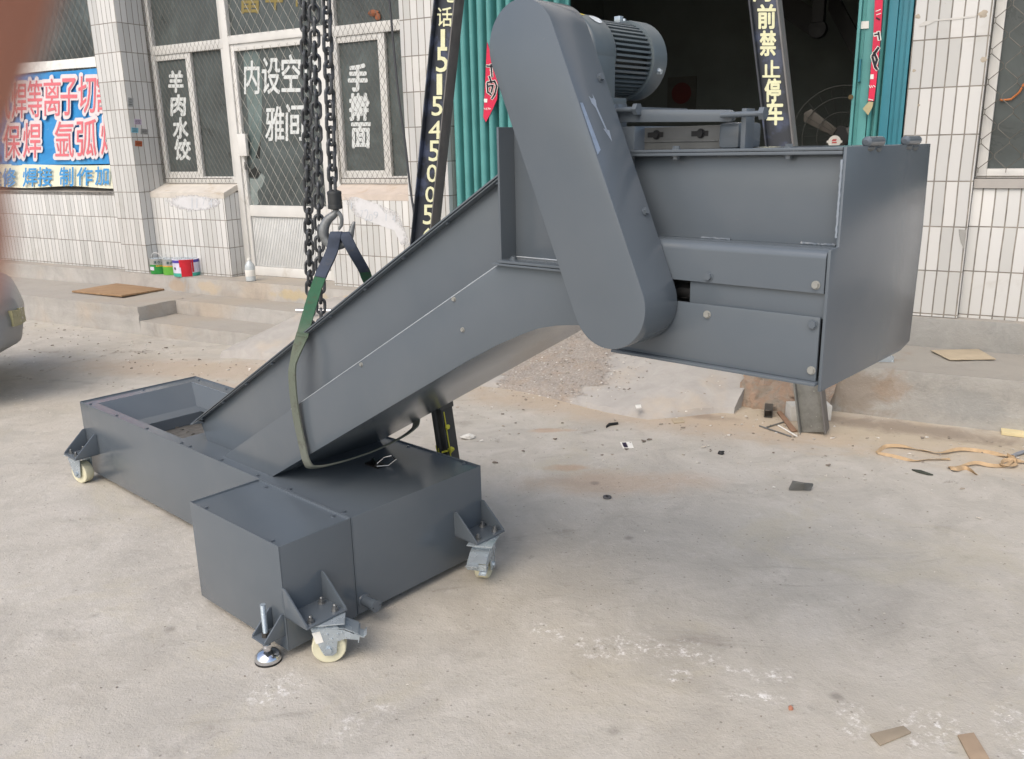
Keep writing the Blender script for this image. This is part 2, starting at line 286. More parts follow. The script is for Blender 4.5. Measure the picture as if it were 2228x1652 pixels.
# ------------------------------------------------------------------ mesh building
class MB:
    def __init__(s): s.bm = bmesh.new()
    def face(s, pts): return s.bm.faces.new([s.bm.verts.new(p) for p in pts])
    def prism(s, pts, vec):
        vec = V(vec); a = [s.bm.verts.new(p) for p in pts]; b = [s.bm.verts.new(V(p) + vec) for p in pts]; n = len(a)
        s.bm.faces.new(a); s.bm.faces.new(b[::-1])
        for i in range(n): s.bm.faces.new((a[i], b[i], b[(i + 1) % n], a[(i + 1) % n]))
        return s
    def box(s, x0, x1, y0, y1, z0, z1): return s.prism([(x0, y0, z0), (x1, y0, z0), (x1, y1, z0), (x0, y1, z0)], (0, 0, z1 - z0))
    def az(s, pts, b0, b1): return s.prism([(a, b0, z) for a, z in pts], (0, b1 - b0, 0))   # profile in the long direction
    def frame(s, d):
        d = V(d).normalized(); u = d.cross(V((0, 0, 1)) if abs(d.z) < .9 else V((1, 0, 0))).normalized(); return u, d.cross(u)
    def cyl(s, p0, p1, r0, r1=None, n=16): return s.tube([p0, p1], [r0, r0 if r1 is None else r1], n)
    def tube(s, path, r, n=8, closed=False, caps=True):
        path = [V(p) for p in path]; k = len(path); r = r if isinstance(r, (list, tuple)) else [r] * k
        rings = []; u = None
        for i, p in enumerate(path):
            if closed: d = path[(i + 1) % k] - path[i - 1]
            else: d = path[min(i + 1, k - 1)] - path[max(i - 1, 0)]
            d.normalize()
            if u is None: u, _ = s.frame(d)
            else: u = (u - d * u.dot(d)).normalized()
            v = d.cross(u)
            rings.append([s.bm.verts.new(p + (u * math.cos(t) + v * math.sin(t)) * r[i]) for t in [2 * math.pi * j / n for j in range(n)]])
        for i in range(k if closed else k - 1):
            A, B = rings[i], rings[(i + 1) % k]
            for j in range(n): s.bm.faces.new((A[j], A[(j + 1) % n], B[(j + 1) % n], B[j]))
        if caps and not closed: s.bm.faces.new(rings[0][::-1]); s.bm.faces.new(rings[-1])
        return s
    def lathe(s, c, axis, prof, n=28):
        c = V(c); ax = V(axis).normalized(); return s.tube([c + ax * h for r, h in prof], [max(r, .0004) for r, h in prof], n)
    def hexb(s, p, d, r=.008, h=.006, washer=True):
        p = V(p); d = V(d).normalized()
        if washer: s.tube([p, p + d * .0015], r * 1.3, 12)
        s.tube([p, p + d * h], r, 6); return s
    def ribbon(s, path, wd, w, t):
        path = [V(p) for p in path]; L = []
        for i, p in enumerate(path):
            d = (path[min(i + 1, len(path) - 1)] - path[max(i - 1, 0)]).normalized(); x = wd[i] if isinstance(wd, list) else wd
            x = V(x); x = (x - d * x.dot(d)).normalized(); nn = d.cross(x)
            L.append([s.bm.verts.new(p + x * sx * w / 2 + nn * sn * t / 2) for sx, sn in ((-1, -1), (1, -1), (1, 1), (-1, 1))])
        for A, B in zip(L, L[1:]):
            for j in range(4): s.bm.faces.new((A[j], A[(j + 1) % 4], B[(j + 1) % 4], B[j]))
        s.bm.faces.new(L[0][::-1]); s.bm.faces.new(L[-1]); return s
    def blob(s, c, r, seg=8, jit=.25, sq=(1, 1, 1)):
        c = V(c); g = bmesh.ops.create_icosphere(s.bm, subdivisions=1 if seg < 9 else 2, radius=1)
        for v in g["verts"]: v.co = c + V((v.co.x * sq[0], v.co.y * sq[1], v.co.z * sq[2])) * r * (1 + random.uniform(-jit, jit))
        return s
    def build(s, name, mat, parent=None, bev=0, loc=None, sharp=35, smooth=True, mtx=None):
        bm = s.bm; bmesh.ops.recalc_face_normals(bm, faces=bm.faces)
        if bev:
            bm.normal_update()
            es = [e for e in bm.edges if len(e.link_faces) == 2 and e.calc_face_angle(0) > R(25)]
            bmesh.ops.bevel(bm, geom=es, offset=bev, segments=2, affect='EDGES', profile=.6)
        bm.normal_update(); uv = bm.loops.layers.uv.new("UVMap")
        for f in bm.faces:
            n = f.normal; ax = max(range(3), key=lambda i: abs(n[i]))
            for lp in f.loops:
                c = lp.vert.co; lp[uv].uv = (c.y, c.z) if ax == 0 else ((c.x, c.z) if ax == 1 else (c.x, c.y))
        me = bpy.data.meshes.new(name); bm.to_mesh(me); bm.free(); me.materials.append(mat)
        if smooth:
            me.shade_smooth(); me.set_sharp_from_angle(angle=R(sharp))
        o = bpy.data.objects.new(name, me); COL.objects.link(o)
        if parent: o.parent = parent
        if loc is not None: o.location = loc
        if mtx is not None: o.matrix_local = mtx
        return o
def tag(o, label, cat, group=None, kind=None):
    if label: o["label"] = label
    if cat: o["category"] = cat
    if group: o["group"] = group
    if kind: o["kind"] = kind
    return o
def thing(name, label, cat, loc=(0, 0, 0), rotz=0.0, group=None):
    o = bpy.data.objects.new(name, None); COL.objects.link(o); o.location = loc; o.rotation_euler = (0, 0, rotz); o.empty_display_size = .1
    return tag(o, label, cat, group)
def inst(src, name, parent, mtx):
    o = src.copy(); o.name = name; COL.objects.link(o); o.parent = parent; o.matrix_parent_inverse = M4.Identity(4); o.matrix_local = mtx; return o
def orient(p, d, roll=0.0): return M4.Translation(V(p)) @ V(d).to_track_quat('Z', 'Y').to_matrix().to_4x4() @ M4.Rotation(roll, 4, 'Z')

_gl = {}
def glyph2d(ch, off=0.0):
    key = (ch, off)
    if key in _gl: return _gl[key]
    c = bpy.data.curves.new("t", 'FONT'); c.body = ch; c.size = 1; c.offset = off; c.resolution_u = 3
    o = bpy.data.objects.new("t", c); COL.objects.link(o)
    me = bpy.data.meshes.new_from_object(o.evaluated_get(bpy.context.evaluated_depsgraph_get()))
    vs = [(v.co.x, v.co.y) for v in me.vertices]; fs = [tuple(p.vertices) for p in me.polygons]
    bpy.data.objects.remove(o); bpy.data.curves.remove(c); bpy.data.meshes.remove(me)
    x0 = min(v[0] for v in vs); x1 = max(v[0] for v in vs); y0 = min(v[1] for v in vs); y1 = max(v[1] for v in vs)
    _gl[key] = ([((x - x0) / (x1 - x0), (y - y0) / (y1 - y0)) for x, y in vs], fs); return _gl[key]
def glyph(mb, ch, P, U, W, off=0.0, grow=0.0):
    vs, fs = glyph2d(ch, 0.0); P, U, W = V(P), V(U), V(W); N = W.cross(U).normalized()
    if off > .004:
        for k in range(10):
            an = 2 * math.pi * k / 10; glyph(mb, ch, P + (U.normalized() * math.cos(an) + W.normalized() * math.sin(an)) * off * W.length - N * (.00008 * (k + 1)), U, W, 0, grow)
    bv = [mb.bm.verts.new(P + U * (x * (1 + 2 * grow) - grow) + W * (y * (1 + 2 * grow) - grow)) for x, y in vs]
    for f in fs:
        try: mb.bm.faces.new([bv[i] for i in f])
        except ValueError: pass
def write(mb, items, zc, b, off=.02, grow=0.0, fn=onb):
    for ch, x0, y0, x1, y1 in items:
        P = fn(*zc(x0, y1), b); U = fn(*zc(x1, y1), b) - P; W = fn(*zc(x0, y0), b) - P
        glyph(mb, ch, P, U, W, off, grow)

# ------------------------------------------------------------------ the setting: ground, steps, ramp
def ghgt(x, y):
    p = bl(V((x, y, 0))); t = min(1, max(0, (4.2 - p.x) / 3.2)); s = min(1, max(0, (p.y + 3.2) / 2.0))
    return -.05 * (t * t * (3 - 2 * t)) * (s * s * (3 - 2 * s)) - .0
bm = MB(); xs = sorted(set([-60, -30, -15] + [-8 + i * .2 for i in range(81)] + [15, 30, 60])); ys = sorted(set([-60, -20, -8] + [-2 + i * .2 for i in range(66)] + [20, 60]))
gv = [[bm.bm.verts.new((x, y, ghgt(x, y))) for x in xs] for y in ys]
for j in range(len(ys) - 1):
    for i in range(len(xs) - 1): bm.bm.faces.new((gv[j][i], gv[j][i + 1], gv[j + 1][i + 1], gv[j + 1][i]))
tag(bm.build("ground", GROUND, sharp=80), None, None, kind="structure")
def bstruct(name, mb, mat, bev=.008):
    o = mb.build(name, mat, bev=bev); o.location = BO; o.rotation_euler = (0, 0, BANG); return tag(o, None, None, kind="structure")
def wobble(mb, amp, cuts=6):
    bmesh.ops.subdivide_edges(mb.bm, edges=[e for e in mb.bm.edges if e.calc_length() > .3], cuts=cuts, use_grid_fill=True)
    for v in mb.bm.verts: v.co += V((random.uniform(-amp, amp), random.uniform(-amp, amp), random.uniform(-amp, amp) * .6))
    return mb
bstruct("platform", wobble(MB().box(-9, .8, -.77, -.052, -.3, .19), .005, 14), CONC, 0)
bstruct("upper_step", wobble(MB().box(.802, 2.6, -.38, -.052, -.3, .19), .005, 8), CONC, 0)
bstruct("lower_step", wobble(MB().box(.804, 2.2, -.768, -.383, -.3, .07), .005, 8), CONC, 0)
bstruct("entrance_ledge", wobble(MB().box(-9, 3.5, -.05, .6, -.3, .335), .004, 16), LEDGE, 0)
bstruct("side_platform", wobble(MB().box(6.0, 10, -.65, 0.1, -.3, .27), .006, 12), SIDEC, 0)
# crumbling ramp up to the workshop door
rp = MB(); NA, NB = 60, 22; vv = []
for j in range(NB + 1):
    row = []
    for i in range(NA + 1):
        a = 2.15 + (5.98 - 2.15) * i / NA; t = j / NB
        base = -1.18 + .10 * math.sin(a * 3.1) + (.25 if a > 5.6 else 0) * min(1, (a - 5.6) / .3 if a > 5.6 else 0)
        b = base + (-.05 - base) * t
        z = .27 * min(1, t * 1.25) ** .8 * min(1, (a - 2.05) / .3)
        n_ = random.uniform(-.008, .008) + .018 * math.sin(a * 9 + 3 * t) * math.sin(t * 3.1)
        z += n_ * (0 if j == 0 else 1)
        row.append(rp.bm.verts.new((a, b, (z if j else -.06))))
    vv.append(row)
for j in range(NB):
    for i in range(NA): rp.bm.faces.new((vv[j][i], vv[j][i + 1], vv[j + 1][i + 1], vv[j + 1][i]))
sk = [rp.bm.verts.new((5.985, vv[j][NA].co.y + .02, -.06)) for j in range(NB + 1)]
for j in range(NB): rp.bm.faces.new((vv[j][NA], sk[j], sk[j + 1], vv[j + 1][NA]))
bstruct("ramp", rp, RUBBLE, 0)
br = MB(); NI, NJ = 16, 9; gr_ = []
for j in range(NJ + 1):
    row = []
    for i in range(NI + 1):
        a = 5.96 + .50 * i / NI; t = j / NJ; b = -.80 + .18 * t + random.uniform(-.018, .018); z = -.02 + .25 * t ** .8 + random.uniform(-.018, .018)
        row.append(br.bm.verts.new((a + random.uniform(-.01, .01), b if t < .999 else -.60, z)))
    gr_.append(row)
for j in range(NJ):
    for i in range(NI): br.bm.faces.new((gr_[j][i], gr_[j][i + 1], gr_[j + 1][i + 1], gr_[j + 1][i]))
bstruct("broken_footing", br, BRICK, 0)

# ------------------------------------------------------------------ the building
bld = thing("building", "white tiled workshop building with barred windows, glazed door and teal folding doors", "building", BO, BANG)
def bp(name, mb, mat, bev=0, parent=None, **k): return mb.build(name, mat, parent or bld, bev, **k)
bp("tiled_pillar", MB().box(-.37, 0, 0, .5, .336, 4.6), TILE_L, .003)
bp("tiled_wall", MB().box(-9, -.372, .10, .5, .337, 1.10), TILE_L, .003)
bp("sill", MB().prism([(-9, .10, 1.103), (-.372, .10, 1.103), (-.372, .32, 1.17), (-9, .32, 1.17)], (0, .0, -.04)), CONC)
bp("tiled_wall", MB().box(.002, 1.0, .12, .5, .336, 1.095), TILE_L, .003)
bp("sill", MB().prism([(.002, .118, 1.098), (1.004, .118, 1.098), (1.004, .31, 1.172), (.002, .31, 1.172)], (0, 0, -.05)), plain("stained_sill", (196, 190, 180), .7, 0, .08, 12, dirt=(168, 150, 120)))
bp("tiled_wall", MB().box(2.24, 3.13, .11, .5, .336, 1.10), TILE_L, .003)
bp("sill", MB().prism([(2.236, .108, 1.103), (3.14, .108, 1.103), (3.14, .31, 1.172), (2.236, .31, 1.172)], (0, 0, -.05)), plain("stained_tile_sill", (194, 182, 170), .7, 0, .08, 12, dirt=(172, 150, 124)))
bp("tiled_pillar", MB().box(3.145, 3.52, 0, .5, .30, 4.6), TILE_L, .003)
bp("tiled_pillar", MB().box(6.608, 6.985, 0, .5, .461 - .015, 4.6), TILE_R, .003)
bp("tiled_wall", MB().box(6.987, 11, .06, .5, .44, 1.17), TILE_R, .003)
bp("sill", MB().box(6.988, 11, .045, .12, 1.172, 1.222), plain("grey_sill", (160, 156, 150), .7, 0, .08, 12))
bp("plinth", MB().box(6.61, 11, -.02, .3, .26, .443), CONC2, .004)
bp("upper_wall", MB().box(-9, 11, .06, .6, 4.602, 7.0), TILE_L)
bp("roof", MB().box(-9.3, 11.3, -.35, 8, 7.0, 7.2), CONC2)
# workshop room behind the folding doors
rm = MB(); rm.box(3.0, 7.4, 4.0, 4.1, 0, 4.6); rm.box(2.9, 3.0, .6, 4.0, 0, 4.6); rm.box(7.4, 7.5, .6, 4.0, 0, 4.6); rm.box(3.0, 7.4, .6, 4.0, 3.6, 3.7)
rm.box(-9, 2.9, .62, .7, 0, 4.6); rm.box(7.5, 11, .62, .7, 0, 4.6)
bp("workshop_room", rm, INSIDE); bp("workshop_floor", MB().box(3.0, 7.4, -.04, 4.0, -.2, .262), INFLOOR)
bp("lintel", MB().box(3.53, 6.6, .05, .55, 3.2, 4.6), TILE_L)
for x0, y0, x1, y1, b in ((600, -40, 840, 420, 3.0), (180, 0, 460, 190, 3.2)):
    p = onb(*z4(x0, y0), b); q = onb(*z4(x1, y1), b); bp("roof_brace", MB().prism([p + V((0, 0, -.12)), q + V((0, 0, -.12)), q + V((0, 0, .12)), p + V((0, 0, .12))], (0, .1, 0)), DARK)
p = onb(*z4(515, 100), 2.6); q = onb(*z4(515, 350), 2.6); bp("hanging_pulley", MB().box(p.x - .05, p.x + .05, 2.55, 2.65, q.z + .15, p.z + .5).cyl((p.x, 2.56, q.z + .1), (p.x, 2.66, q.z + .1), .075, n=20), DARK, .01)
p = onb(*z3(1905, 780), 3.97); sg = bp("round_sign", MB().cyl(p, p + V((0, .02, 0)), .11, n=28), plain("dim_red_sign", (96, 40, 36), .7))
bp("square_sheet", MB().box(p.x - .16, p.x + .16, 3.975, 3.995, p.z - .17, p.z + .17), plain("dim_grey_sheet", (84, 84, 78), .8))

def diamond(mb, b, a0, a1, zlo, zhi, cw, ch, r, jit=0.0):
    m = ch / cw; H = zhi - zlo
    for sgn in (1, -1):
        k = -int(H / m / cw) - 1
        while True:
            x0 = a0 + k * cw + (0 if sgn > 0 else 0)
            if x0 > a1 + H / m: break
            pts = []
            N = 14
            for i in range(N + 1):
                z = zlo + H * i / N; x = x0 + (z - zlo) / m if sgn > 0 else x0 + H / m - (z - zlo) / m
                if a0 - 1e-4 <= x <= a1 + 1e-4: pts.append((x, b + (.002 if sgn > 0 else -.002), z))
            # clip the ends to the frame
            def clip(xe):
                z = zlo + (xe - x0) * m if sgn > 0 else zlo + (x0 + H / m - xe) * m
                return (xe, b, z) if zlo <= z <= zhi else None
            for xe in (a0, a1):
                c = clip(xe)
                if c: pts.append(c)
            if len(pts) >= 2:
                pts.sort(key=lambda p: p[2]); mb.tube([pts[0], pts[-1]], r, 4, caps=False)
            k += 1
    return mb
def bars(mb, b0, b1, rects):
    for a0, a1, zz0, zz1 in rects: mb.box(a0, a1, b0, b1, zz0, zz1)
    return mb
# --- shop windows left and right of the door (frame > panes, guard, lettering)
ZB, ZC, ZT = 1.175, 2.36, 4.55
def shop_window(a0, a1, am, sash_front, items, zc, off, leaf=False):
    fr = MB(); bars(fr, .30, .35, [(a0, a1, ZB, ZB + .06), (a0, a1, ZC - .025, ZC + .055), (a0, a0 + .045, ZB + .06, ZC - .025), (a1 - .045, a1, ZB + .06, ZC - .025), (a0, a0 + .04, ZC + .055, ZT), (a1 - .04, a1, ZC + .055, ZT)])
    s0, s1 = (a0 + .045, am) if sash_front else (am, a1 - .045)
    bars(fr, .312, .345, [(am - .045, am, ZB + .06, ZC - .025), (am + .002, am + .022, ZB + .06, ZC - .025), (a0 + .046, am - .046, ZB + .061, ZB + .105), (a0 + .046, am - .046, ZC - .075, ZC - .026)])
    win = bp("shop_window", fr, ALU, .003)
    bp("pane", MB().box(a0 + .046, am - .046, .330, .336, ZB + .106, ZC - .076), GLASS, parent=win)
    bp("pane", MB().box(am + .023, a1 - .046, .346, .352, ZB + .061, ZC - .026), GLASS, parent=win)
    bp("pane", MB().box(a0 + .041, a1 - .041, .338, .344, ZC + .056, ZT - .02), GLASS, parent=win)
    gd = MB(); diamond(gd, .262, a0 + .01, a1 - .01, ZB + .005, ZT - .01, .052, .085, .0016)
    gd.tube([(a0 + .03, .262, ZB + .045), (a1 - .03, .262, ZB + .045)], .004, 5); gd.tube([(a0 + .03, .262, ZB + .045), (a0 + .03, .262, ZC + .03)], .003, 5); gd.tube([(a0 + .012, .262, ZB), (a0 + .012, .262, ZT - .02)], .003, 5)
    bp("window_guard", gd, GUARDW, parent=win)
    lt = MB(); write(lt, items, zc, .3265, off); bp("lettering", lt, WHITEL, parent=win, smooth=False)
    return win
shop_window(.03, 1.0, .52, True, [("羊", 1410, 597, 1530, 770), ("肉", 1430, 797, 1548, 965), ("水", 1448, 987, 1570, 1155), ("饺", 1462, 1168, 1590, 1335)], z1, .045)
w2 = shop_window(2.235, 3.14, 2.735, True, [("手", 908, 542, 1060, 758), ("擀", 918, 787, 1076, 1003), ("面", 935, 1032, 1085, 1232)], z2, .045)
p = onb(*z2(1115, 110), .325); lf = MB(); lf.blob(p, .05, 9, .15, (1.0, .25, .5)); lf.blob(p + V((.04, 0, -.03)), .035, 9, .15, (.8, .25, .8)); bp("dry_leaf", lf, plain("dry_brown_leaf", (138, 84, 56), .8), parent=w2)
# window at the far left behind the banner
fr = MB(); bars(fr, .28, .33, [(-9, -.372, 1.172, 1.25), (-9, -.372, 4.45, 4.5), (-.42, -.372, 1.25, 4.45), (-2.6, -2.55, 1.25, 4.45)])
wl = bp("shop_window", fr, ALU); bp("pane", MB().box(-9, -.421, .335, .341, 1.25, 4.45), GLASS, parent=wl)
gd = MB(); diamond(gd, .22, -3.6, -.38, 2.1, 3.6, .09, .14, .0022); bp("window_guard", gd, GUARDW, parent=wl)
# --- door
DB = .33
g0 = onb(*z1(1995, 430), DB); g1 = onb(*z6(78, 265), DB); g2 = onb(*z6(735, 265), DB); dl, dr = .5 * (g0.x + g1.x), g2.x + .005
ztop, zmid = g0.z, g1.z
df = MB(); bars(df, .285, .345, [(1.004, 1.075, .336, ZT), (2.165, 2.233, .336, ZT), (1.075, 2.165, ZC + .0, ZC + .07)])
bars(df, .30, .34, [(1.076, dl, .336, ztop + .075), (dr, 2.164, .336, ztop + .075), (dl, dr, ztop, ztop + .075), (dl, dr, zmid - .10, zmid), (dl, dr, .337, .42)])
door = bp("glazed_door", df, ALU, .004)
bp("pane", MB().box(dl, dr, DB, DB + .006, zmid, ztop), GLASS, parent=door)
bp("pane", MB().box(1.076, 2.164, .325, .331, ZC + .071, ZT), GLASS, parent=door)
rb = MB(); x = dl + .004
while x < dr - .02: rb.box(x, x + .014, .318, .33, .422, zmid - .102); x += .020
rb.box(dl + .001, dr - .001, .331, .336, .421, zmid - .101); bp("ribbed_panel", rb, RIBALU, .003, parent=door)
q0 = onb(*z1(1980, 1120), .27); q1 = onb(*z1(2065, 1305), .27)
bp("lock_box", MB().box(q0.x, q1.x, .265, .298, q1.z, q0.z), ALU, .006, parent=door)
bp("keyhole_plate", MB().box(q0.x + .03, q0.x + .055, .29, .298, q1.z - .12, q1.z - .05), plain("keyhole_grey", (90, 90, 88), .5), .002, parent=door)
gd = MB(); diamond(gd, .272, dl - .02, dr + .02, zmid + .01, ztop + .02, .095, .145, .0019); bp("door_guard", gd, DOORW, parent=door)
gd = MB(); diamond(gd, .272, 1.08, 2.16, ZC + .06, ZT - .05, .095, .145, .0019); bp("door_guard", gd, DOORW, parent=door)
lt = MB(); write(lt, [("内", 38, 512, 160, 785), ("设", 185, 487, 332, 783), ("空", 350, 462, 502, 765), ("调", 520, 440, 672, 748), ("雅", 215, 895, 367, 1180), ("间", 385, 875, 530, 1175)], z2, .3265, .016)
bp("lettering", lt, WHITEL, parent=door, smooth=False)
lt = MB(); write(lt, [("富", 2, -150, 165, 110), ("年", 215, -180, 355, 82), ("羊", 420, -210, 530, 52)], z2, .3215, .02); bp("lettering", lt, GOLD, parent=door, smooth=False)
br_ = MB(); br_.prism([onb(*z1(x, y), .3285) for x, y in ((2075, 1440), (2130, 1395), (2180, 1440), (2150, 1490), (2085, 1480))], (0, .0012, 0)); br_.prism([onb(*z1(x, y), .3285) for x, y in ((2135, 1320), (2178, 1170), (2170, 1330))], (0, .0012, 0))
sh = MB(); sh.prism([onb(*z1(x, y), .3292) for x, y in ((2088, 1492), (2150, 1500), (2185, 1448), (2215, 1480), (2190, 1560), (2150, 1600), (2160, 1700), (2100, 1760), (2092, 1640))], (0, .0008, 0))
bp("pale_glass_shard", sh, plain("pale_hazy_glass", (132, 142, 139), .25, 0, .15, 8), parent=door)
sh = MB(); sh.prism([onb(*z1(x, y), .3294) for x, y in ((2030, 440), (2100, 425), (2165, 440), (2190, 700), (2185, 1100), (2140, 1330), (2095, 1360), (2075, 1000), (2050, 700))], (0, .0006, 0))
bp("hazy_glass_band", sh, plain("hazy_teal_glass", (98, 112, 110), .22, 0, .2, 5), parent=door)
bp("broken_pane_hole", br_, plain("hole_dark", (36, 38, 36), .8), parent=door)
FAINT = plain("faint_grey_paint", (184, 188, 192), .8)
# --- whitewashed patches with rubbed-out numbers on the low walls
def patch(name, zc, pts, b):
    n = NT(name); f = n.noise(9, 6, .7, dist=.5); n.set(n.ramp(f, [(.3, lin((204, 204, 203))), (.7, lin((218, 218, 219)))]), .7)
    q = [onb(*zc(x, y), b) for x, y in pts]; cx = sum(p.x for p in q) / len(q); cz = sum(p.z for p in q) / len(q); hx = max(abs(p.x - cx) for p in q); hz = max(abs(p.z - cz) for p in q)
    sp = n.n("ShaderNodeSeparateXYZ"); n.l(n.tc.outputs["Object"], sp.inputs[0]); g = n.noise(14, 7, .7, dist=.4)
    if name == "whitewash": cz -= hz * .05
    ux = n.math('DIVIDE', n.math('ADD', sp.outputs[0], -cx), hx); uz = n.math('DIVIDE', n.math('ADD', sp.outputs[2], -cz), hz)
    if name != "whitewash": uz = n.math('DIVIDE', n.math('ADD', uz, n.math('MULTIPLY', ux, .75)), .62)
    d = n.math('ADD', n.math('SQRT', n.math('ADD', n.math('MULTIPLY', ux, ux), n.math('MULTIPLY', uz, uz))), n.math('MULTIPLY_ADD', g, 1.0, -.5))
    n.l(n.math('MULTIPLY', n.math('SUBTRACT', 1.0, n.step(d, .55, 1.0)), .9), n.b.inputs["Alpha"])
    bp("whitewash_patch", MB().prism([onb(*zc(x, y), b) for x, y in pts], (0, .0012, 0)), n.m)
patch("whitewash", z5, ((1370, 190), (1560, 178), (1830, 190), (1840, 250), (1790, 300), (1560, 320), (1390, 270)), .1172)
patch("whitewash_b", z6, ((862, 190), (980, 200), (1240, 290), (1330, 330), (1420, 600), (1380, 668), (1290, 480), (1100, 410), (900, 330)), .1072)
for it in [("1", 925, 245, 935, 300), ("7", 1005, 310, 1030, 365), ("2", 1040, 300, 1075, 395), ("0", 1075, 340, 1110, 400), ("9", 1115, 320, 1155, 380), ("1", 1215, 340, 1225, 400), ("4", 1270, 350, 1300, 410)]: lt = MB(); write(lt, [it], z6, .1058, 0); bp("rubbed_out_digit", lt, FAINT, smooth=False)
for it in [("1", 1600, 205, 1610, 300), ("1", 1640, 210, 1650, 290), ("7", 1690, 200, 1715, 270), ("4", 1740, 215, 1775, 285)]: lt = MB(); write(lt, [it], z5, .1158, 0); bp("rubbed_out_digit", lt, FAINT, smooth=False)
for x0, y0, x1, y1, c in ((1070, 815, 1113, 890, (150, 152, 150)), (1122, 993, 1182, 1040, (186, 172, 190)), (1098, 1065, 1155, 1108, (122, 178, 196)), (1175, 1075, 1238, 1122, (150, 150, 148)), (1128, 1175, 1188, 1222, (172, 92, 58))):
    st = MB().prism([ona(*z1(x, y), .0015) for x, y in ((x0, y0), (x1, y0 + 6), (x1, y1 + 4), (x0, y1))], (.001, 0, 0)); so = bp("sticker", st, plain("sticker_paper", c, .7, 0, .2, 90))
    ln = MB()
    for k in (.25, .5, .75): ln.prism([ona(*z1(x, y), .0032) for x, y in ((x0 + 8, y0 + (y1 - y0) * k - 2), (x1 - 8, y0 + (y1 - y0) * k), (x1 - 8, y0 + (y1 - y0) * k + 5), (x0 + 8, y0 + (y1 - y0) * k + 3))], (.0004, 0, 0))
    bp("print", ln, plain("sticker_print", tuple(int(v * .6) for v in c), .7), parent=so)
# torn paper and missing tile on the right pillar
bp("torn_paper", MB().prism([onb(*z4(x, y), -.003) for x, y in ((1350, 208), (1400, 178), (1600, 152), (1830, 128), (1830, 142), (1640, 166), (1490, 176), (1430, 208), (1355, 226))], (0, .001, 0)), plain('old_paper', (196, 194, 188), .8))
bp("chipped_corner", MB().prism([onb(*z8(x, y), -.003) for x, y in ((1682, 580), (1748, 585), (1738, 640), (1726, 748), (1700, 690), (1686, 630))], (0, .002, 0)), CONC2)
for x, y, rr in ((1340, 140, .012), (1890, 500, .014), (1350, 880, .006), (1885, 120, .018), (1310, 590, .008)): bp("glue_mark", MB().blob(onb(*z4(x, y), 0.0), rr, 9, .3, (1.2, .12, 1.0)), plain("glue_residue", (168, 158, 142), .8))
# right window with wide chain-link guard
fr = MB(); bars(fr, .10, .17, [(6.988, 7.042, 1.226, 4.5), (7.042, 11, 1.226, 1.275), (8.6, 8.66, 1.275, 4.5)])
wr = bp("shop_window", fr, ALU, .004); bp("pane", MB().box(7.043, 8.6, .15, .156, 1.276, 4.5), GLASS, parent=wr); bp("pane", MB().box(8.66, 11, .15, .156, 1.276, 4.5), GLASS, parent=wr)
gd = MB(); cw, ch = .135, .155
for i in range(13):                                                     # woven hexagon-like wires
    for s_ in (1, -1):
        pts = []; x0 = 7.0 + i * cw
        for k in range(24):
            z = 1.24 + k * ch / 2; ph = (k + (0 if s_ > 0 else 0)) % 2; d = (cw / 2) * (1 if ph else 0) * s_
            pts += [(x0 + d * .92, .07 + .004 * s_, z + ch * .10), (x0 + d * .92, .07 - .004 * s_, z + ch * .24)]
        gd.tube(pts, .0022, 5)
gd.tube([(6.995, .07, 1.235), (8.7, .07, 1.235)], .004, 6); gd.tube([(6.99, .07, 1.235), (6.99, .07, 4.3)], .004, 6)
bp("window_guard", gd, GUARDW, parent=wr)
pts = [onb(*z4(x, y), .135) for x, y in ((2228, 700), (2190, 770), (2120, 830), (2040, 838), (2030, 830))]; bp("orange_hose", MB().tube(pts, .006, 6), plain("orange_rubber", (176, 104, 52), .6), parent=wr)
# folding steel doors pushed open, teal
def folded(a0, a1, b0, n, bdepth, seed):
    rnd = random.Random(seed); prof = []; p = (a1 - a0) / n
    for i in range(n):
        a = a0 + i * p; jb = rnd.uniform(-.012, .012); wd = rnd.uniform(.50, .66)
        prof += [(a, b0 + bdepth), (a + .04 * p, b0 + jb + .016), (a + .10 * p, b0 + jb + .004), (a + .2 * p, b0 + jb), (a + (wd - .08) * p, b0 + jb + .006), (a + wd * p, b0 + jb + .022), (a + (wd + .1) * p, b0 + bdepth)]
    prof.append((a1, b0 + bdepth)); m = MB(); back = [(a, b0 + bdepth + .03) for a, b in prof]
    m.prism([(a, b, .30) for a, b in prof] + [(a, b, .30) for a, b in back[::-1]], (0, 0, 2.9)); return m
bp("folding_door", folded(3.56, 4.45, .04, 12, .10, 3), TEAL, sharp=60)
bp("folding_door", folded(6.405, 6.475, .015, 2, .05, 5), TEAL, sharp=60)
bp("door_leaf", MB().box(6.318, 6.334, .0, .10, .3, 3.2).box(6.336, 6.403, .03, .07, .3, 3.2).box(6.352, 6.356, .024, .03, .3, 3.2), TEAL, .003)
bp("door_frame", MB().box(6.478, 6.525, -.008, .10, .28, 3.2).box(6.527, 6.60, .0, .12, .28, 3.2).box(6.545, 6.550, -.006, 0, .28, 3.2).box(6.575, 6.580, -.006, 0, .28, 3.2), TEALD, .004)
h0 = onb(*z4(865, 500), .02); h1 = onb(*z4(905, 680), .02)
bp("pull_handle", MB().tube([(h0.x, .03, h0.z), (h0.x, .0, h0.z), (h0.x + .002, .0, h1.z), (h0.x + .002, .03, h1.z)], .006, 6), TEALD)
q = [onb(*z4(x, y), .022) for x, y in ((865, 180), (933, 176), (931, 238), (862, 243))]; bp("paper_note", MB().prism(q, (0, .001, 0)), PAPER)
k0 = onb(*z4(780, 812), -.006); bp("door_latch", MB().cyl(k0, k0 + V((0, .03, 0)), .014, n=12), plain("old_brass", (96, 84, 60), .4, .7))
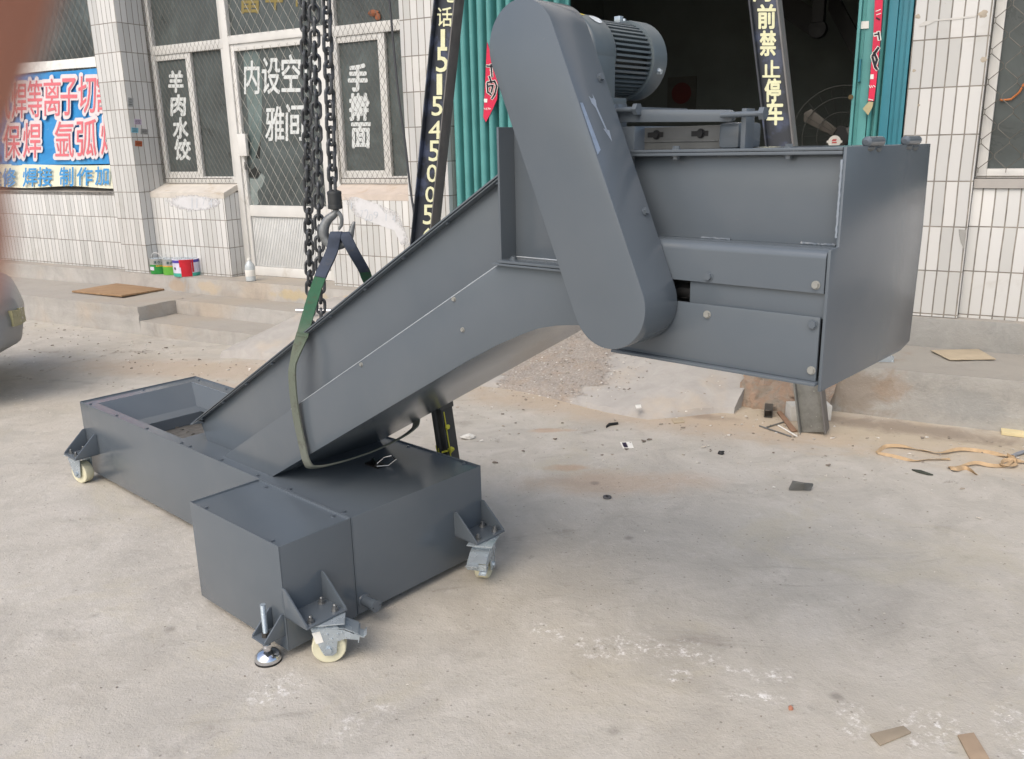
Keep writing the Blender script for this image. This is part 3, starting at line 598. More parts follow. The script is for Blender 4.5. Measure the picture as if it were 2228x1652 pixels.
# red paper couplets on the folding doors
cpl = MB(); cpl.prism([onb(*z3(x, y), .028) for x, y in ((282, 350), (335, 520), (372, 700), (366, 830), (320, 930), (272, 1022), (250, 980), (262, 780), (274, 500))], (0, .0015, 0))
c1 = tag(cpl.build("couplet_strip", REDP), "torn red paper couplet hanging on the teal folding door behind the chain guard", "paper strip"); c1.location = BO; c1.rotation_euler = (0, 0, BANG)
def stroke(mb, zc, pts, b, wpx):
    for (x0, y0), (x1, y1) in zip(pts, pts[1:]):
        d = math.hypot(x1 - x0, y1 - y0); nx, ny = -(y1 - y0) / d * wpx / 2, (x1 - x0) / d * wpx / 2; ex, ey = (x1 - x0) / d * wpx * .3, (y1 - y0) / d * wpx * .3
        mb.face([onb(*zc(x, y), b) for x, y in ((x0 + nx - ex, y0 + ny - ey), (x1 + nx + ex, y1 + ny + ey), (x1 - nx + ex, y1 - ny + ey), (x0 - nx - ex, y0 - ny - ey))])
S1 = [[(280, 552), (325, 556)], [(315, 540), (322, 640)], [(285, 690), (345, 680), (362, 720), (345, 790), (322, 825)], [(282, 700), (288, 770), (315, 790)], [(300, 640), (318, 690)], [(296, 720), (330, 715), (318, 770)]]
m = MB(); [stroke(m, z3, s, .0255, 24) for s in S1]; m.build("brush_outline", PAPER, c1, smooth=False)
for s in S1: m = MB(); stroke(m, z3, s, .024, 14); m.build("brush_stroke", INK, c1, smooth=False)
m = MB(); m.face([onb(*z3(x, y), .0255) for x, y in ((256, 825), (284, 827), (282, 858), (256, 856))]); m.build("white_print", PAPER, c1, smooth=False); m = MB()
for s in ([(255, 905), (268, 915)], [(275, 905), (282, 918)], [(290, 902), (300, 916)], [(303, 905), (312, 912)]): stroke(m, z3, s, .0255, 6)
m.build("white_print", PAPER, c1, smooth=False)
cpl = MB(); cpl.prism([onb(*z4(x, y), -.012) for x, y in ((985, -60), (1052, -60), (1046, 60), (1030, 300), (1000, 640), (975, 845), (925, 845), (945, 620), (968, 300))], (0, .0015, 0))
c2 = tag(cpl.build("couplet_strip", REDP), "long narrow red paper couplet on the teal door beside the right pillar", "paper strip"); c2.location = BO; c2.rotation_euler = (0, 0, BANG)
S2 = [[(980, 290), (1015, 285)], [(1012, 270), (1020, 330)], [(962, 470), (990, 430), (1012, 400)], [(962, 480), (985, 560), (1000, 580)], [(975, 440), (1000, 500), (985, 540)]]
m = MB(); [stroke(m, z4, s, -.0135, 32) for s in S2]; m.build("brush_outline", PAPER, c2, smooth=False)
for s in S2 + [[(995, 150), (1022, 165)]]: m = MB(); stroke(m, z4, s, -.015, 20 if len(s) > 2 else 13); m.build("brush_stroke", INK, c2, smooth=False)
m = MB(); m.face([onb(*z4(x, y), -.0135) for x, y in ((945, 622), (973, 622), (971, 662), (942, 662))]); m.build("white_print", PAPER, c2, smooth=False)
for s in ([(990, 95), (1030, 80)], [(995, 125), (1032, 112)], [(930, 828), (965, 838)]): m = MB(); stroke(m, z4, s, -.0135, 7); m.build("white_print", PAPER, c2, smooth=False)
m = MB(); [stroke(m, z4, s, -.0135, 7) for s in ([(935, 715), (945, 735)], [(952, 718), (962, 730)], [(968, 714), (985, 728)])]; m.build("white_print", PAPER, c2, smooth=False)
m = MB(); m.prism([onb(*z4(x, y), -.013) for x, y in ((930, 850), (970, 855), (960, 900), (925, 965), (880, 910))], (0, .001, 0)); m.build("sticky_tape", plain("yellowed_tape", (172, 160, 122), .5), c2)

# ------------------------------------------------------------------ the banner
bn = MB(); NB_ = 40; rows = []
for j in range(9):
    r_ = []
    for i in range(NB_ + 1):
        a = -3.6 + (3.6 - .374) * i / NB_; zt = 2.262; z = 1.366 + (zt - 1.366) * j / 8
        r_.append(bn.bm.verts.new((a, .085 + .012 * math.sin(a * 5 + z * 4) * (j / 8) + .006 * math.sin(a * 13), z + (.02 * math.sin(a * 2.1) if j == 8 else 0))))
    rows.append(r_)
for j in range(8):
    for i in range(NB_): bn.bm.faces.new((rows[j][i], rows[j][i + 1], rows[j + 1][i + 1], rows[j + 1][i]))
ban = thing("banner", "creased blue and cream welding shop banner with red lettering left of the tiled pillar", "banner", BO, BANG)
bn.build("blue_field", BANNER, ban, sharp=180)
def strip(z0, z1_, mat, name, amp):
    s_ = MB(); lo = []; hi = []
    for i in range(61):
        a = -3.6 + (3.6 - .376) * i / 60; b = .082 + .004 * math.sin(a * 9)
        lo.append((a, b - .004 - amp * (.5 + .5 * math.sin(a * 7.3)), z0 + amp * .8 * math.sin(a * 4.1))); hi.append((a, b, z1_ + .012 * math.sin(a * 2.1)))
    for i in range(60): s_.face([lo[i], lo[i + 1], hi[i + 1], hi[i]])
    bmesh.ops.remove_doubles(s_.bm, verts=s_.bm.verts, dist=1e-5); return s_.build(name, mat, ban, sharp=180)
strip(1.142, 1.3655, PALE, "cream_band", .014); strip(2.262, 2.36, plain("banner_top_hem", (222, 222, 216), .6), "top_hem", .006)
BT = [("气", -60, 700, 85, 1000), ("焊", 95, 688, 222, 995), ("等", 226, 668, 352, 985), ("离", 362, 655, 506, 975), ("子", 503, 650, 645, 970), ("切", 652, 635, 802, 950), ("割", 806, 625, 945, 940),
      ("二", -150, 1060, -20, 1320), ("保", 25, 1040, 168, 1325), ("焊", 190, 1025, 342, 1325), ("氩", 455, 1010, 617, 1320), ("弧", 638, 995, 808, 1310), ("焊", 843, 980, 985, 1300)]
m = MB(); write(m, BT, z1, .066, .062, .03); m.build("letter_outline", OUTL, ban, smooth=False)
m = MB(); write(m, BT, z1, .063, .006, -.02); m.build("lettering", RED, ban, smooth=False)
for it in [("维", -110, 1410, 5, 1562), ("修", 20, 1407, 128, 1562)], [("焊", 192, 1405, 308, 1560), ("接", 315, 1400, 432, 1556)], [("制", 498, 1400, 612, 1555), ("作", 643, 1400, 772, 1550), ("加", 795, 1395, 907, 1545)]:
    m = MB(); write(m, it, z1, .055, .022); m.build("small_lettering", BLUEL, ban, smooth=False)

# ------------------------------------------------------------------ gantry legs (painted steel channels)
gan = thing("hoist_gantry", "black A-frame hoist gantry with white painted writing down its two leaning legs", "gantry", BO, BANG)
GB = -1.1
n = NT("half_painted_leg_steel"); sp_z = n.n("ShaderNodeSeparateXYZ"); n.l(n.tc.outputs["Object"], sp_z.inputs[0]); fz = n.noise(9, 5, .65)
pz = n.step(n.math('ADD', sp_z.outputs[2], n.math('MULTIPLY_ADD', fz, .2, -.1)), .74, .80); f9 = n.noise(24, 6, .7)
up_ = n.mix(n.step(n.noise(5, 6, .65), .52, .62), lin((42, 46, 53)), lin((62, 70, 90))); lo_ = n.ramp(f9, [(.3, lin((104, 104, 99))), (.6, lin((124, 124, 119))), (.75, lin((84, 84, 80)))])
lo_ = n.mix(n.step(n.noise(60, 2), .70, .73), lo_, lin((196, 194, 186)))
LEGM = n.set(n.mix(pz, lo_, up_), .45, 0, .5)
def leg_pts(pa, pb_, wid, zlo, zhi): return pa, pb_
def gantry_leg(a_bot, a_top, z_top, wid, edge_side, items, zc, off):
    d = (V((a_top, GB, z_top)) - V((a_bot, GB, 0))).normalized(); s = V((d.z, 0, -d.x)); T = 1.55
    def P(t, u, b): return V((a_bot, b, 0)) + d * (t * z_top / d.z) + s * u
    def bar(m, u0, u1, b0, b1): m.prism([P(0, u0, b0), P(0, u1, b0), P(0, u1, b1), P(0, u0, b1)], P(T, 0, 0) - P(0, 0, 0))
    m = MB(); bar(m, 0, wid, GB, GB + .008); L = m.build("channel_leg", LEGM, gan, .002)
    for k in (0, 1):
        f = MB()
        u = -.009 if k == 0 else wid + .001
        bar(f, u, u + .008, GB - .032, GB + .065)
        f.build("flange", POSTEDGE if k else LEGM, L, .002)
    t = MB(); write(t, items, zc, GB - .003, off); t.build("painted_writing", CREAM, L, smooth=False)
    return L, P
def bpx(px, py): return onb(px, py, GB)
pr0, pr1 = bpx(1645, 60), bpx(1728, 700)
sl = (pr1.x - bpx(1663, 320).x)
t0, t1 = bpx(1635, 0), bpx(1690, 0)
b0_, b1_ = bpx(1740, 900), bpx(1798, 900)
slope = (b0_.x - t0.x) / (b0_.z - t0.z); ab = b0_.x - slope * b0_.z
LR, _ = gantry_leg(ab, ab + slope * t0.z, t0.z, .115, True, [("前", 5, 42, 150, 238), ("禁", 25, 262, 152, 465), ("止", 45, 507, 187, 645), ("停", 65, 662, 192, 850), ("车", 82, 842, 212, 1042), ("门", -30, -190, 110, 10)], z4, .03)
t0, b0_ = bpx(*z2(1655, 0)), bpx(*z2(1508, 1500)); slope = (b0_.x - t0.x) / (b0_.z - t0.z); ab = b0_.x - slope * b0_.z
LL, _ = gantry_leg(ab, ab + slope * t0.z, t0.z, .125, True, [("电", 1685, -150, 1800, 20), ("话", 1648, 62, 1772, 222), ("l", 1678, 247, 1712, 400), ("5", 1640, 397, 1737, 602), ("l", 1645, 620, 1688, 792), ("5", 1603, 807, 1690, 967), ("4", 1578, 1012, 1682, 1162), ("5", 1578, 1177, 1667, 1347), ("0", 1562, 1377, 1650, 1522)], z2, .012)
t = MB(); write(t, [("0", 1550, 112, 1632, 242), ("5", 1530, 265, 1617, 427), ("6", 1522, 458, 1602, 610)], z6, GB - .003, .012); t.build("painted_writing", CREAM, LL, smooth=False)
MB().box(3.6, 6.7, GB - .08, GB + .08, 3.18, 3.34).build("cross_beam", BLACKST, gan, .004)

# ------------------------------------------------------------------ the chip conveyor
mc = thing("chip_conveyor", "large grey painted chip conveyor with sloping casing, chain guard and motor on casters", "machine", MO, TH)
def mp(name, mb, mat=None, bev=.0012, parent=None, **k): return mb.build(name, mat or PAINT, parent or mc, bev, **k)
L, W, ZT_, ZB_ = 2.005, .5705, .364, .030
t_ = .004
tr = MB(); tr.box(0, L, 0, t_, ZB_, ZT_ - .001); tr.box(0, L, W - t_, W, ZB_, ZT_); tr.box(0, t_, t_, W - t_, ZB_, ZT_); tr.box(L - t_, L, t_, W - t_, ZB_, ZT_ - .001); tr.box(t_, L - t_, t_, W - t_, ZB_, ZB_ + t_)
mp("base_trough", tr, bev=.0016)
dk = MB(); zd = ZT_ - .009
dk.box(t_, .08, t_, W - t_, zd, zd + .003); dk.box(.08, .86, t_, .048, zd, zd + .003); dk.box(.08, .86, .506, W - t_, zd, zd + .003); dk.box(.86, L - t_, t_, W - t_, zd, zd + .003)
mp("deck_plate", dk, bev=0)
hp = MB()
def sheet(m, pts, th=.003):
    a, b_, c = V(pts[0]), V(pts[1]), V(pts[2]); nn = (b_ - a).cross(c - a).normalized() * th; m.prism(pts, -nn)
A0 = (.08, .048, zd + .001), (.08, .506, zd + .001); A1 = (.185, .075, .265), (.185, .465, .265); A2 = (.235, .08, .248), (.235, .462, .248)
sheet(hp, [A0[0], A0[1], A1[1], A1[0]]); sheet(hp, [A1[0], A1[1], A2[1], A2[0]])
sheet(hp, [A0[1], (.86, .506, zd + .001), (.86, .465, .265), A1[1]]); sheet(hp, [A0[0], A1[0], (.86, .075, .265), (.86, .048, zd + .001)])
sheet(hp, [A1[1], (.86, .465, .265), (.86, .462, .248), A2[1]])
hp.box(.235, .238, .08, .462, .20, .248)
mp("feed_hopper", hp, bev=0)
mp("hopper_lip", MB().prism([(.80, .06, .300), (.875, .06, .345), (.875, .105, .345), (.80, .105, .300)], (0, 0, .004)), bev=.0005)
bt = MB(); x = .20
while x < 1.25:
    bt.box(x, x + .044, .055, .52, .188, .198); bt.cyl((x + .047, .055, .196), (x + .047, .52, .196), .005, n=8)
    for yb in (.12, .22, .32, .42): bt.box(x + .036, x + .046, yb, yb + .012, .198, .206)
    x += .05
mp("plate_belt", bt, BELT, 0)
# coolant tank in front
tk = MB(); D0, D1, X0 = -.2586, -.003, 1.499
tk.box(X0, L, D0, D0 + t_, ZB_ - .003, ZT_); tk.box(X0, L, D1 - t_, D1, ZB_ - .003, ZT_); tk.box(X0, X0 + t_, D0 + t_, D1 - t_, ZB_ - .003, ZT_); tk.box(L - t_, L, D0 + t_, D1 - t_, ZB_ - .003, ZT_ - .002); tk.box(X0 + t_, L - t_, D0 + t_, D1 - t_, ZB_ - .003, ZB_)
mp("coolant_tank", tk, bev=.0016); mp("tank_lid", MB().box(X0 + t_, L - t_, D0 + t_, D1 - t_, zd, zd + .003), bev=0)
# sloping casing: inner body, wider lower cover, top cover with flange
up = [(.962, .357), (.926, .43), (2.612, 1.394), (2.612, 1.10), (1.34, .357)]
casing = mp("sloping_casing", MB().az(up, .10, .4705))
lowp = [(1.178, .357), (2.606, 1.176), (2.95, 1.176), (2.95, 1.062), (2.90, 1.062), (2.845, 1.058), (2.785, 1.050), (2.73, 1.036), (2.68, 1.016), (2.60, .980), (2.491, .922), (1.503, .357)]
cover = mp("lower_cover", MB().az(lowp, .045, .5255), bev=.0018)
sl_ = V((1.686, 0, .964)).normalized(); nrm = V((-sl_.z, 0, sl_.x))
def slab(m, p, length, n0, n1, b0, b1):
    p = V(p); m.prism([V((p.x, b0, p.z)) + nrm * n0, V((p.x, b1, p.z)) + nrm * n0, V((p.x, b1, p.z)) + nrm * n1, V((p.x, b0, p.z)) + nrm * n1], sl_ * length)
m = MB(); slab(m, (.900, 0, .4155), 1.965, .0012, .0052, .070, .5005); mp("top_cover", m, bev=.0006)
m = MB(); slab(m, (.915, 0, .4238), 1.945, -.0035, .0, .074, .0995); slab(m, (.915, 0, .4238), 1.945, -.0035, .0, .471, .4965); mp("flange", m, bev=.0006, parent=casing)
m = MB(); m.prism([(.905, .07, .418), (.962, .10, .43), (.962, .07, .445)], (0, 0, .003)); mp("flange_tab", m, bev=0, parent=casing)
# head
hd = mp("head_box", MB().az([(2.616, 1.18), (2.616, 1.485), (2.955, 1.485), (2.955, 1.18)], .10, .4705))
m = MB(); m.box(2.609, 2.6155, .048, .523, 1.18, 1.493); m.box(2.6157, 2.955, .032, .0995, 1.184, 1.190); m.box(2.6157, 2.955, .4715, .54, 1.184, 1.190); mp("head_flange", m, bev=.001, parent=hd)
m = MB(); m.box(2.600, 2.955, .030, .0995, 1.1775, 1.1825); m.box(2.600, 2.955, .4715, .54, 1.1775, 1.1825); mp("cover_flange", m, bev=.001, parent=cover)
ch_ = mp("discharge_chute", MB().box(2.957, 3.404, .104, .110, 1.262, 1.424).box(2.957, 3.404, .49, .496, 1.02, 1.424).box(2.957, 2.963, .110, .49, 1.02, 1.424), bev=.001)
m = MB(); m.box(2.957, 3.404, .078, .530, 1.4315, 1.437); mp("chute_top", m, bev=.001, parent=ch_)
m = MB(); m.box(2.957, 3.404, .079, .1035, 1.4245, 1.4305); mp("flange", m, bev=.001, parent=ch_)
m = MB(); rr = []
for k in range(7): an = math.pi / 2 * k / 6; rr.append((.062 - .017 * math.sin(an), 1.245 + .017 * math.cos(an)))
prof = [(.104, 1.262)] + rr + [(.045, 1.1835), (.051, 1.1835), (.051, 1.245), (.104, 1.256)]
m.prism([(2.952, b, z) for b, z in prof], (.451, 0, 0)); mp("side_channel", m, bev=0, parent=ch_, sharp=40)
m = MB(); m.box(3.127, 3.403, .0525, .0605, 1.136, 1.1828); mp("middle_panel", m, bev=.0008, parent=ch_)
m = MB(); m.box(2.952, 3.400, .045, .0515, 1.020, 1.1395); mp("lower_panel", m, bev=.001, parent=ch_)
m = MB(); m.box(2.948, 3.404, .032, .102, 1.0135, 1.0193); mp("bottom_flange", m, bev=.001, parent=ch_)
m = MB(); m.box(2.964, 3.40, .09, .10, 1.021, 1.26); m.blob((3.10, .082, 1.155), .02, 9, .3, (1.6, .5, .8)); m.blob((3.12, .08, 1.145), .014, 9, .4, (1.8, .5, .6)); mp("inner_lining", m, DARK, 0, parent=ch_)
m = MB(); m.prism([(3.405, .045, 1.002), (3.405, .045, 1.262), (3.405, .080, 1.264), (3.405, .080, 1.437), (3.405, .530, 1.437), (3.405, .537, 1.25), (3.405, .525, 1.012), (3.405, .47, 1.0)], (.006, 0, 0)); ep = mp("end_plate", m, bev=.0012)
for b0, b1 in ((.173, .252), (.377, .456)):
    m = MB(); m.tube([(3.408, b0, 1.443), (3.408, b0 + .005, 1.4445), (3.408, b1 - .005, 1.4445), (3.408, b1, 1.443)], [.005, .0095, .0095, .005], 12); mp("hinge_barrel", m, bev=0, parent=ep)
    m = MB(); m.blob((3.4115, b0 + .02, 1.432), .006, 9, .3, (.4, 2.5, .8)); m.blob((3.4115, b1 - .02, 1.430), .006, 9, .3, (.4, 2.2, .8)); mp("weld_burn", m, plain("weld_scorch", (92, 94, 92), .6), 0, parent=ep)
# weld beads, scuffs, edge highlights painted in
def bead(pts, r=.0022, n=26, mat=PAINT, parent=None):
    m = MB(); path = []
    for (p, q) in zip(pts, pts[1:]):
        p, q = V(p), V(q)
        for i in range(n): path.append(p.lerp(q, i / n) + V((random.uniform(-1, 1), random.uniform(-1, 1), random.uniform(-1, 1))) * r * .25)
    m.tube(path, [r * random.uniform(.75, 1.2) for _ in path], 6); mp("weld_bead", m, mat, 0, parent=parent)
bead([(3.33, .103, 1.2635), (3.40, .103, 1.2635)], .0035, 18, parent=ch_); bead([(3.12, .103, 1.2632), (3.19, .103, 1.2632)], .003, 14, parent=ch_)
bead([(3.404, .079, 1.28), (3.404, .079, 1.42)], .002, 30, plain("edge_highlight_paint", (138, 147, 156), .4), parent=ch_)  # pale bead: the chute edge's highlight is put into its colour
EDGE = plain("edge_highlight_pale", (176, 182, 186), .35, .2)  # pale colour for thin tubes that draw the highlight along the folds
m = MB(); m.tube([(1.66, .0455, .6335), (2.604, .0455, 1.1755)], .0014, 6); mp("highlight_line", m, EDGE, 0, parent=cover)
m = MB(); m.tube([(2.617, .099, 1.1915), (2.95, .099, 1.1915)], .0016, 6); mp("highlight_line", m, EDGE, 0, parent=hd)
SEAM = plain("painted_weld_seam", (122, 131, 140), .35)
hop = bpy.data.objects["feed_hopper"]
bead([(.08, .506, zd + .002), (.185, .465, .267), (.235, .462, .25)], .0022, 22, SEAM, hop); bead([(.08, .506, zd + .003), (.50, .506, zd + .003)], .0014, 30, SEAM, hop)
bead([(.962, .0985, .357), (1.18, .0985, .357)], .0016, 24, parent=casing); bead([(1.178, .0435, .3575), (1.5, .0435, .3575)], .0016, 34, parent=cover)
for aa in (-.260, -.121, .433, .569): bead([(L + .0015, aa + (.004 if aa in (-.121, .569) else -.0), .150), (L + .0015, aa + (.004 if aa in (-.121, .569) else -.0), .230)], .0028, 16)
# chain guard
cU, cL, RG = V((2.797, 0, 1.645)), V((3.017, 0, 1.138)), .088
ax = (cL - cU).normalized(); sd_ = V((ax.z, 0, -ax.x)); 
if sd_.x < 0: sd_ = -sd_
pts = []
for k in range(25): an = math.pi * k / 24; pts.append(cU + sd_ * RG * math.cos(an) - ax * RG * math.sin(an))
for k in range(25): an = math.pi * k / 24; pts.append(cL - sd_ * RG * math.cos(an) + ax * RG * math.sin(an))
gm = mat_paint("guard_paint", .9)
m = MB(); m.prism([(p.x, -.075, p.z) for p in pts], (0, .117, 0)); guard = mp("chain_guard", m, gm, .0022, sharp=30)
def onside(t, b, off=.0006): p = cU + ax * t + sd_ * (RG + off); return V((p.x, b, p.z))
AR = plain("pale_stencil_paint", (138, 148, 160), .5)
m = MB()                                                                # direction arrow on the narrow side
m.face([onside(.155, -.030), onside(.155, -.024), onside(.225, -.012), onside(.225, -.017)]); m.face([onside(.218, -.024), onside(.222, -.006), onside(.246, -.009)])
m.face([onside(.150, -.036), onside(.160, -.026), onside(.175, -.026), onside(.165, -.034)]); m.face([onside(.146, -.022), onside(.160, -.024), onside(.175, -.022), onside(.160, -.018)])
m.build("arrow_marking", AR, guard, smooth=False)
m = MB(); m.face([onside(.165, -.072), onside(.165, -.063), onside(.262, -.056), onside(.272, -.071)]); m.build("scuff", plain("rubbed_paint", (132, 146, 164), .5, 0, .2, 60), guard, smooth=False)
for p_, d_ in ((V((3.4, 0, 0)), 0),):
    pass
# motor on its sliding plate
AXM = V((2.782, 0, 1.637))
def mx(b): return (AXM.x, b, AXM.z)
m = MB(); m.lathe(mx(.042), (0, 1, 0), [(.046, 0), (.048, .025), (.060, .032), (.079, .036), (.086, .042), (.086, .112), (.081, .116), (.081, .120)], 40)
m.box(AXM.x + .012, AXM.x + .0855, .082, .152, 1.531, AXM.z); m.box(AXM.x - .0855, AXM.x - .012, .082, .152, 1.531, AXM.z); m.box(AXM.x - .11, AXM.x + .112, .078, .158, 1.5285, 1.545)
mot = mp("gear_motor", m, MOTOR, .003, sharp=40)
m = MB(); m.lathe(mx(.163), (0, 1, 0), [(.068, 0), (.068, .145)], 40); mp("motor_core", m, DARKFIN, 0, parent=mot)
fm = MB()
for k in range(44):
    an = 2 * math.pi * k / 44; c, s = math.cos(an), math.sin(an); u = V((c, 0, s)); t = V((-s, 0, c)) * .0024; p = V(mx(.163))
    fm.prism([p + u * .067 - t, p + u * .0805 - t, p + u * .0805 + t, p + u * .067 + t], (0, .142, 0))
mp("cooling_fins", fm, MOTOR, 0, parent=mot, smooth=False)
m = MB(); m.lathe(mx(.300), (0, 1, 0), [(.078, 0), (.087, .001), (.088, .010), (.088, .052), (.082, .062), (.05, .066), (.001, .067)], 40); fc = mp("fan_cover", m, MOTOR, .0, parent=mot, sharp=30)
for an in (R(100), R(-18), R(220)):
    u = V((math.cos(an), 0, math.sin(an))); m = MB(); m.hexb(V(mx(.325)) + u * .0875, u, .006, .008); mp("bolt", m, ZINC, 0, parent=mot)
m = MB(); m.box(AXM.x - .004, AXM.x + .012, .270, .284, AXM.z + .08, AXM.z + .094); mp("lifting_lug", m, ZINC, .001, parent=mot)
def onmot(th_, b, r=.0868): return V((AXM.x + r * math.cos(th_), b, AXM.z + r * math.sin(th_)))
m = MB(); [m.face([onmot(R(64 + k * 4), .086), onmot(R(68 + k * 4), .086), onmot(R(68 + k * 4), .108), onmot(R(64 + k * 4), .108)]) for k in range(6)]; mp("warning_label", m, plain("yellow_label", (206, 186, 60), .5), 0, parent=mot, smooth=False)
m = MB(); m.face([onmot(R(55) + .17 * math.cos(k * math.pi / 10) , .128 + .016 * math.sin(k * math.pi / 10), .0872) for k in range(20)]); mp("round_label", m, plain("white_label", (196, 202, 204), .5, 0, .25, 120), 0, parent=mot, smooth=False)
m = MB(); m.prism([(2.74, .095, 1.499), (3.175, .095, 1.4865), (3.181, .095, 1.490), (3.181, .095, 1.503), (3.174, .095, 1.5085), (2.74, .095, 1.5285)], (0, .014, 0)); m.box(2.69, 2.90, .110, .40, 1.515, 1.5275); mp("motor_plate", m, bev=.002)
m = MB(); m.box(2.905, 2.917, .077, .094, 1.36, 1.531).box(2.905, 2.917, .094, .126, 1.438, 1.531); mp("slide_bracket", m, bev=.0012)
m = MB(); m.box(3.197, 3.207, .100, .135, 1.437, 1.510); mp("slide_bracket", m, bev=.0012)
for xx, yy, zz in ((2.968, .086, 1.518), (3.247, .086, 1.499)):
    m = MB(); m.cyl((xx - .085, yy, zz), (xx - .004, yy, zz), .0052, n=12); m.tube([(xx - .004, yy, zz), (xx + .006, yy, zz)], .0125, 6); mp("adjusting_bolt", m, bev=0)
m = MB(); m.box(2.930, 3.133, .138, .146, 1.437, 1.482).box(2.930, 3.133, .146, .18, 1.474, 1.482); m.tube([(2.95, .1375, 1.453), (3.13, .1375, 1.452)], .0018, 6); rl = mp("slide_rail", m, plain("bare_rail_paint", (92, 94, 93), .4), .002)
for xx in (2.985, 3.09):
    m = MB(); m.box(xx - .022, xx + .016, .1365, .1375, 1.462, 1.472); m.hexb((xx, .1370, 1.467), (0, -1, 0), .0075, .006); mp("slot_bolt", m, DARK, 0, parent=rl)
m = MB(); m.tube([(3.135, .155, 1.437), (3.135, .155, 1.483)], .0001, 6) if False else m.box(3.136, 3.18, .125, .22, 1.437, 1.486); mp("slide_rail", m, bev=.008)
# screws and bolts: one mesh, many copies
SCREW = MB().hexb((0, 0, 0), (0, 0, 1), .0055, .0042)
sc0 = SCREW.build("screw", plain("dark_screw", (104, 112, 120), .4, .5), mc); sc0.matrix_local = orient((.068, .020, zd + .003), (0, 0, 1))
for a, b in ((.34, .019), (.627, .017), (.914, .018), (.979, .018), (1.214, .017), (1.457, .017), (1.654, .017), (1.946, .018), (.026, .285), (.072, .546), (.336, .546), (1.642, .550), (1.937, .555), (1.505, .520), (1.575, -.024), (1.577, -.243), (1.951, -.243), (1.946, -.024), (1.25, .545)):
    inst(sc0, "screw", mc, orient((a, b, zd + .003), (0, 0, 1), random.random()))
k = 0.06
while k < 1.95:
    p = V((.915, .087, .4238)) + sl_ * k - nrm * .0035; inst(sc0, "screw", mc, orient(p, -nrm, random.random())); k += .205
BH = MB().hexb((0, 0, 0), (0, 0, 1), .0062, .006); bo0 = BH.build("bolt", plain("dull_bolt_zinc", (150, 150, 144), .4, .25), mc); bo0.matrix_local = orient((3.388, .045, 1.198), (0, -1, 0))
for p, d in (((3.172, .0452, 1.120), (0, -1, 0)), ((3.391, .0452, 1.040), (0, -1, 0)), ((2.45, .045, 1.078), (0, -1, 0)), ((2.478, .045, 1.002), (0, -1, 0)), ((2.05, .045, .845), (0, -1, 0))):
    o = inst(bo0, "bolt", mc, orient(p, d, random.random()))
    if p[0] < 2.6: o.scale = (.8, .8, .8)
PB = MB().hexb((0, 0, 0), (0, 0, 1), .0075, .007, True); pb0 = PB.build("painted_bolt", PAINT, mc); pb0.matrix_local = orient((2.640, .064, 1.190), (0, 0, 1))
for p, d in (((3.388, .0452, 1.126), (0, -1, 0)), ((3.172, .045, 1.196), (0, -1, 0)), ((2.640, .064, 1.1775), (0, 0, -1)), ((3.062, .091, 1.437), (0, 0, 1)), ((3.062, .091, 1.4245), (0, 0, -1)), ((3.30, .091, 1.437), (0, 0, 1)), ((3.30, .091, 1.4245), (0, 0, -1)), (onside(.11, .022), sd_), (onside(.395, .022), sd_)):
    inst(pb0, "painted_bolt", mc, orient(p, d, .3))
# deck latch
m = MB(); m.box(1.665, 1.735, .325, .365, zd + .003, zd + .010); m.tube([(1.668, .36, zd + .014), (1.73, .325, zd + .014)], .006, 8)
lt_ = mp("deck_latch", m, plain("dark_latch_steel", (52, 50, 50), .35, .7), .001)
m = MB(); m.tube([(1.715, .330, zd + .012), (1.700, .382, zd + .020), (1.725, .402, zd + .030), (1.775, .378, zd + .034), (1.785, .335, zd + .026), (1.738, .322, zd + .016)], .0028, 8); mp("latch_bail", m, CHROME, 0, parent=lt_)
# drain stub
m = MB(); m.lathe((2.004, .027, .070), (1, 0, 0), [(.021, 0), (.021, .004), (.0165, .005), (.0165, .042), (.019, .043), (.0195, .062), (.012, .063), (.012, .04)], 24); mp("drain_pipe", m, bev=0)
m = MB(); m.tube([V((2.0065, .027, .070)) + V((0, math.cos(k * .5) * .021, math.sin(k * .5) * .021)) for k in range(13)], [.003 * random.uniform(.7, 1.3) for k in range(13)], 6, closed=False); mp("weld_bead", m, bev=0)

# casters: bracket (painted) > nuts, caster fork > wheel, brake pedal
def bracket(fm_, outw, wid, zpl, gh, rod=False):
    m = MB(); m.prism([(0, -wid / 2, 0), (outw, -wid / 2, 0), (outw, wid / 2, 0), (0, wid / 2, 0)], (0, 0, -.006))
    for s in (-1, 1):
        y0 = s * wid / 2 - (0 if s < 0 else .006); m.prism([(.0, y0, -.006), (outw - .002, y0, -.004), (outw - .004, y0, .006), (.012, y0, gh), (.0, y0, gh)], (0, .006, 0))
    return m.build("caster_bracket", PAINT, mc, .0015, mtx=fm_)
NUT = MB().lathe((0, 0, 0), (0, 0, 1), [(.0115, 0), (.0115, .0015)], 14).tube([(0, 0, .0015), (0, 0, .010)], .0092, 6).lathe((0, 0, .010), (0, 0, 1), [(.0055, 0), (.0055, .008), (.003, .0105)], 12)
nut0 = NUT.build("nut", plain("dark_nut_steel", (128, 130, 130), .3, .7)); NUTS = [nut0]
def put_nut(par, p):
    if NUTS: o = NUTS.pop(); o.parent = par; o.matrix_local = M4.Translation(p)
    else: inst(nut0, "nut", par, M4.Translation(p))
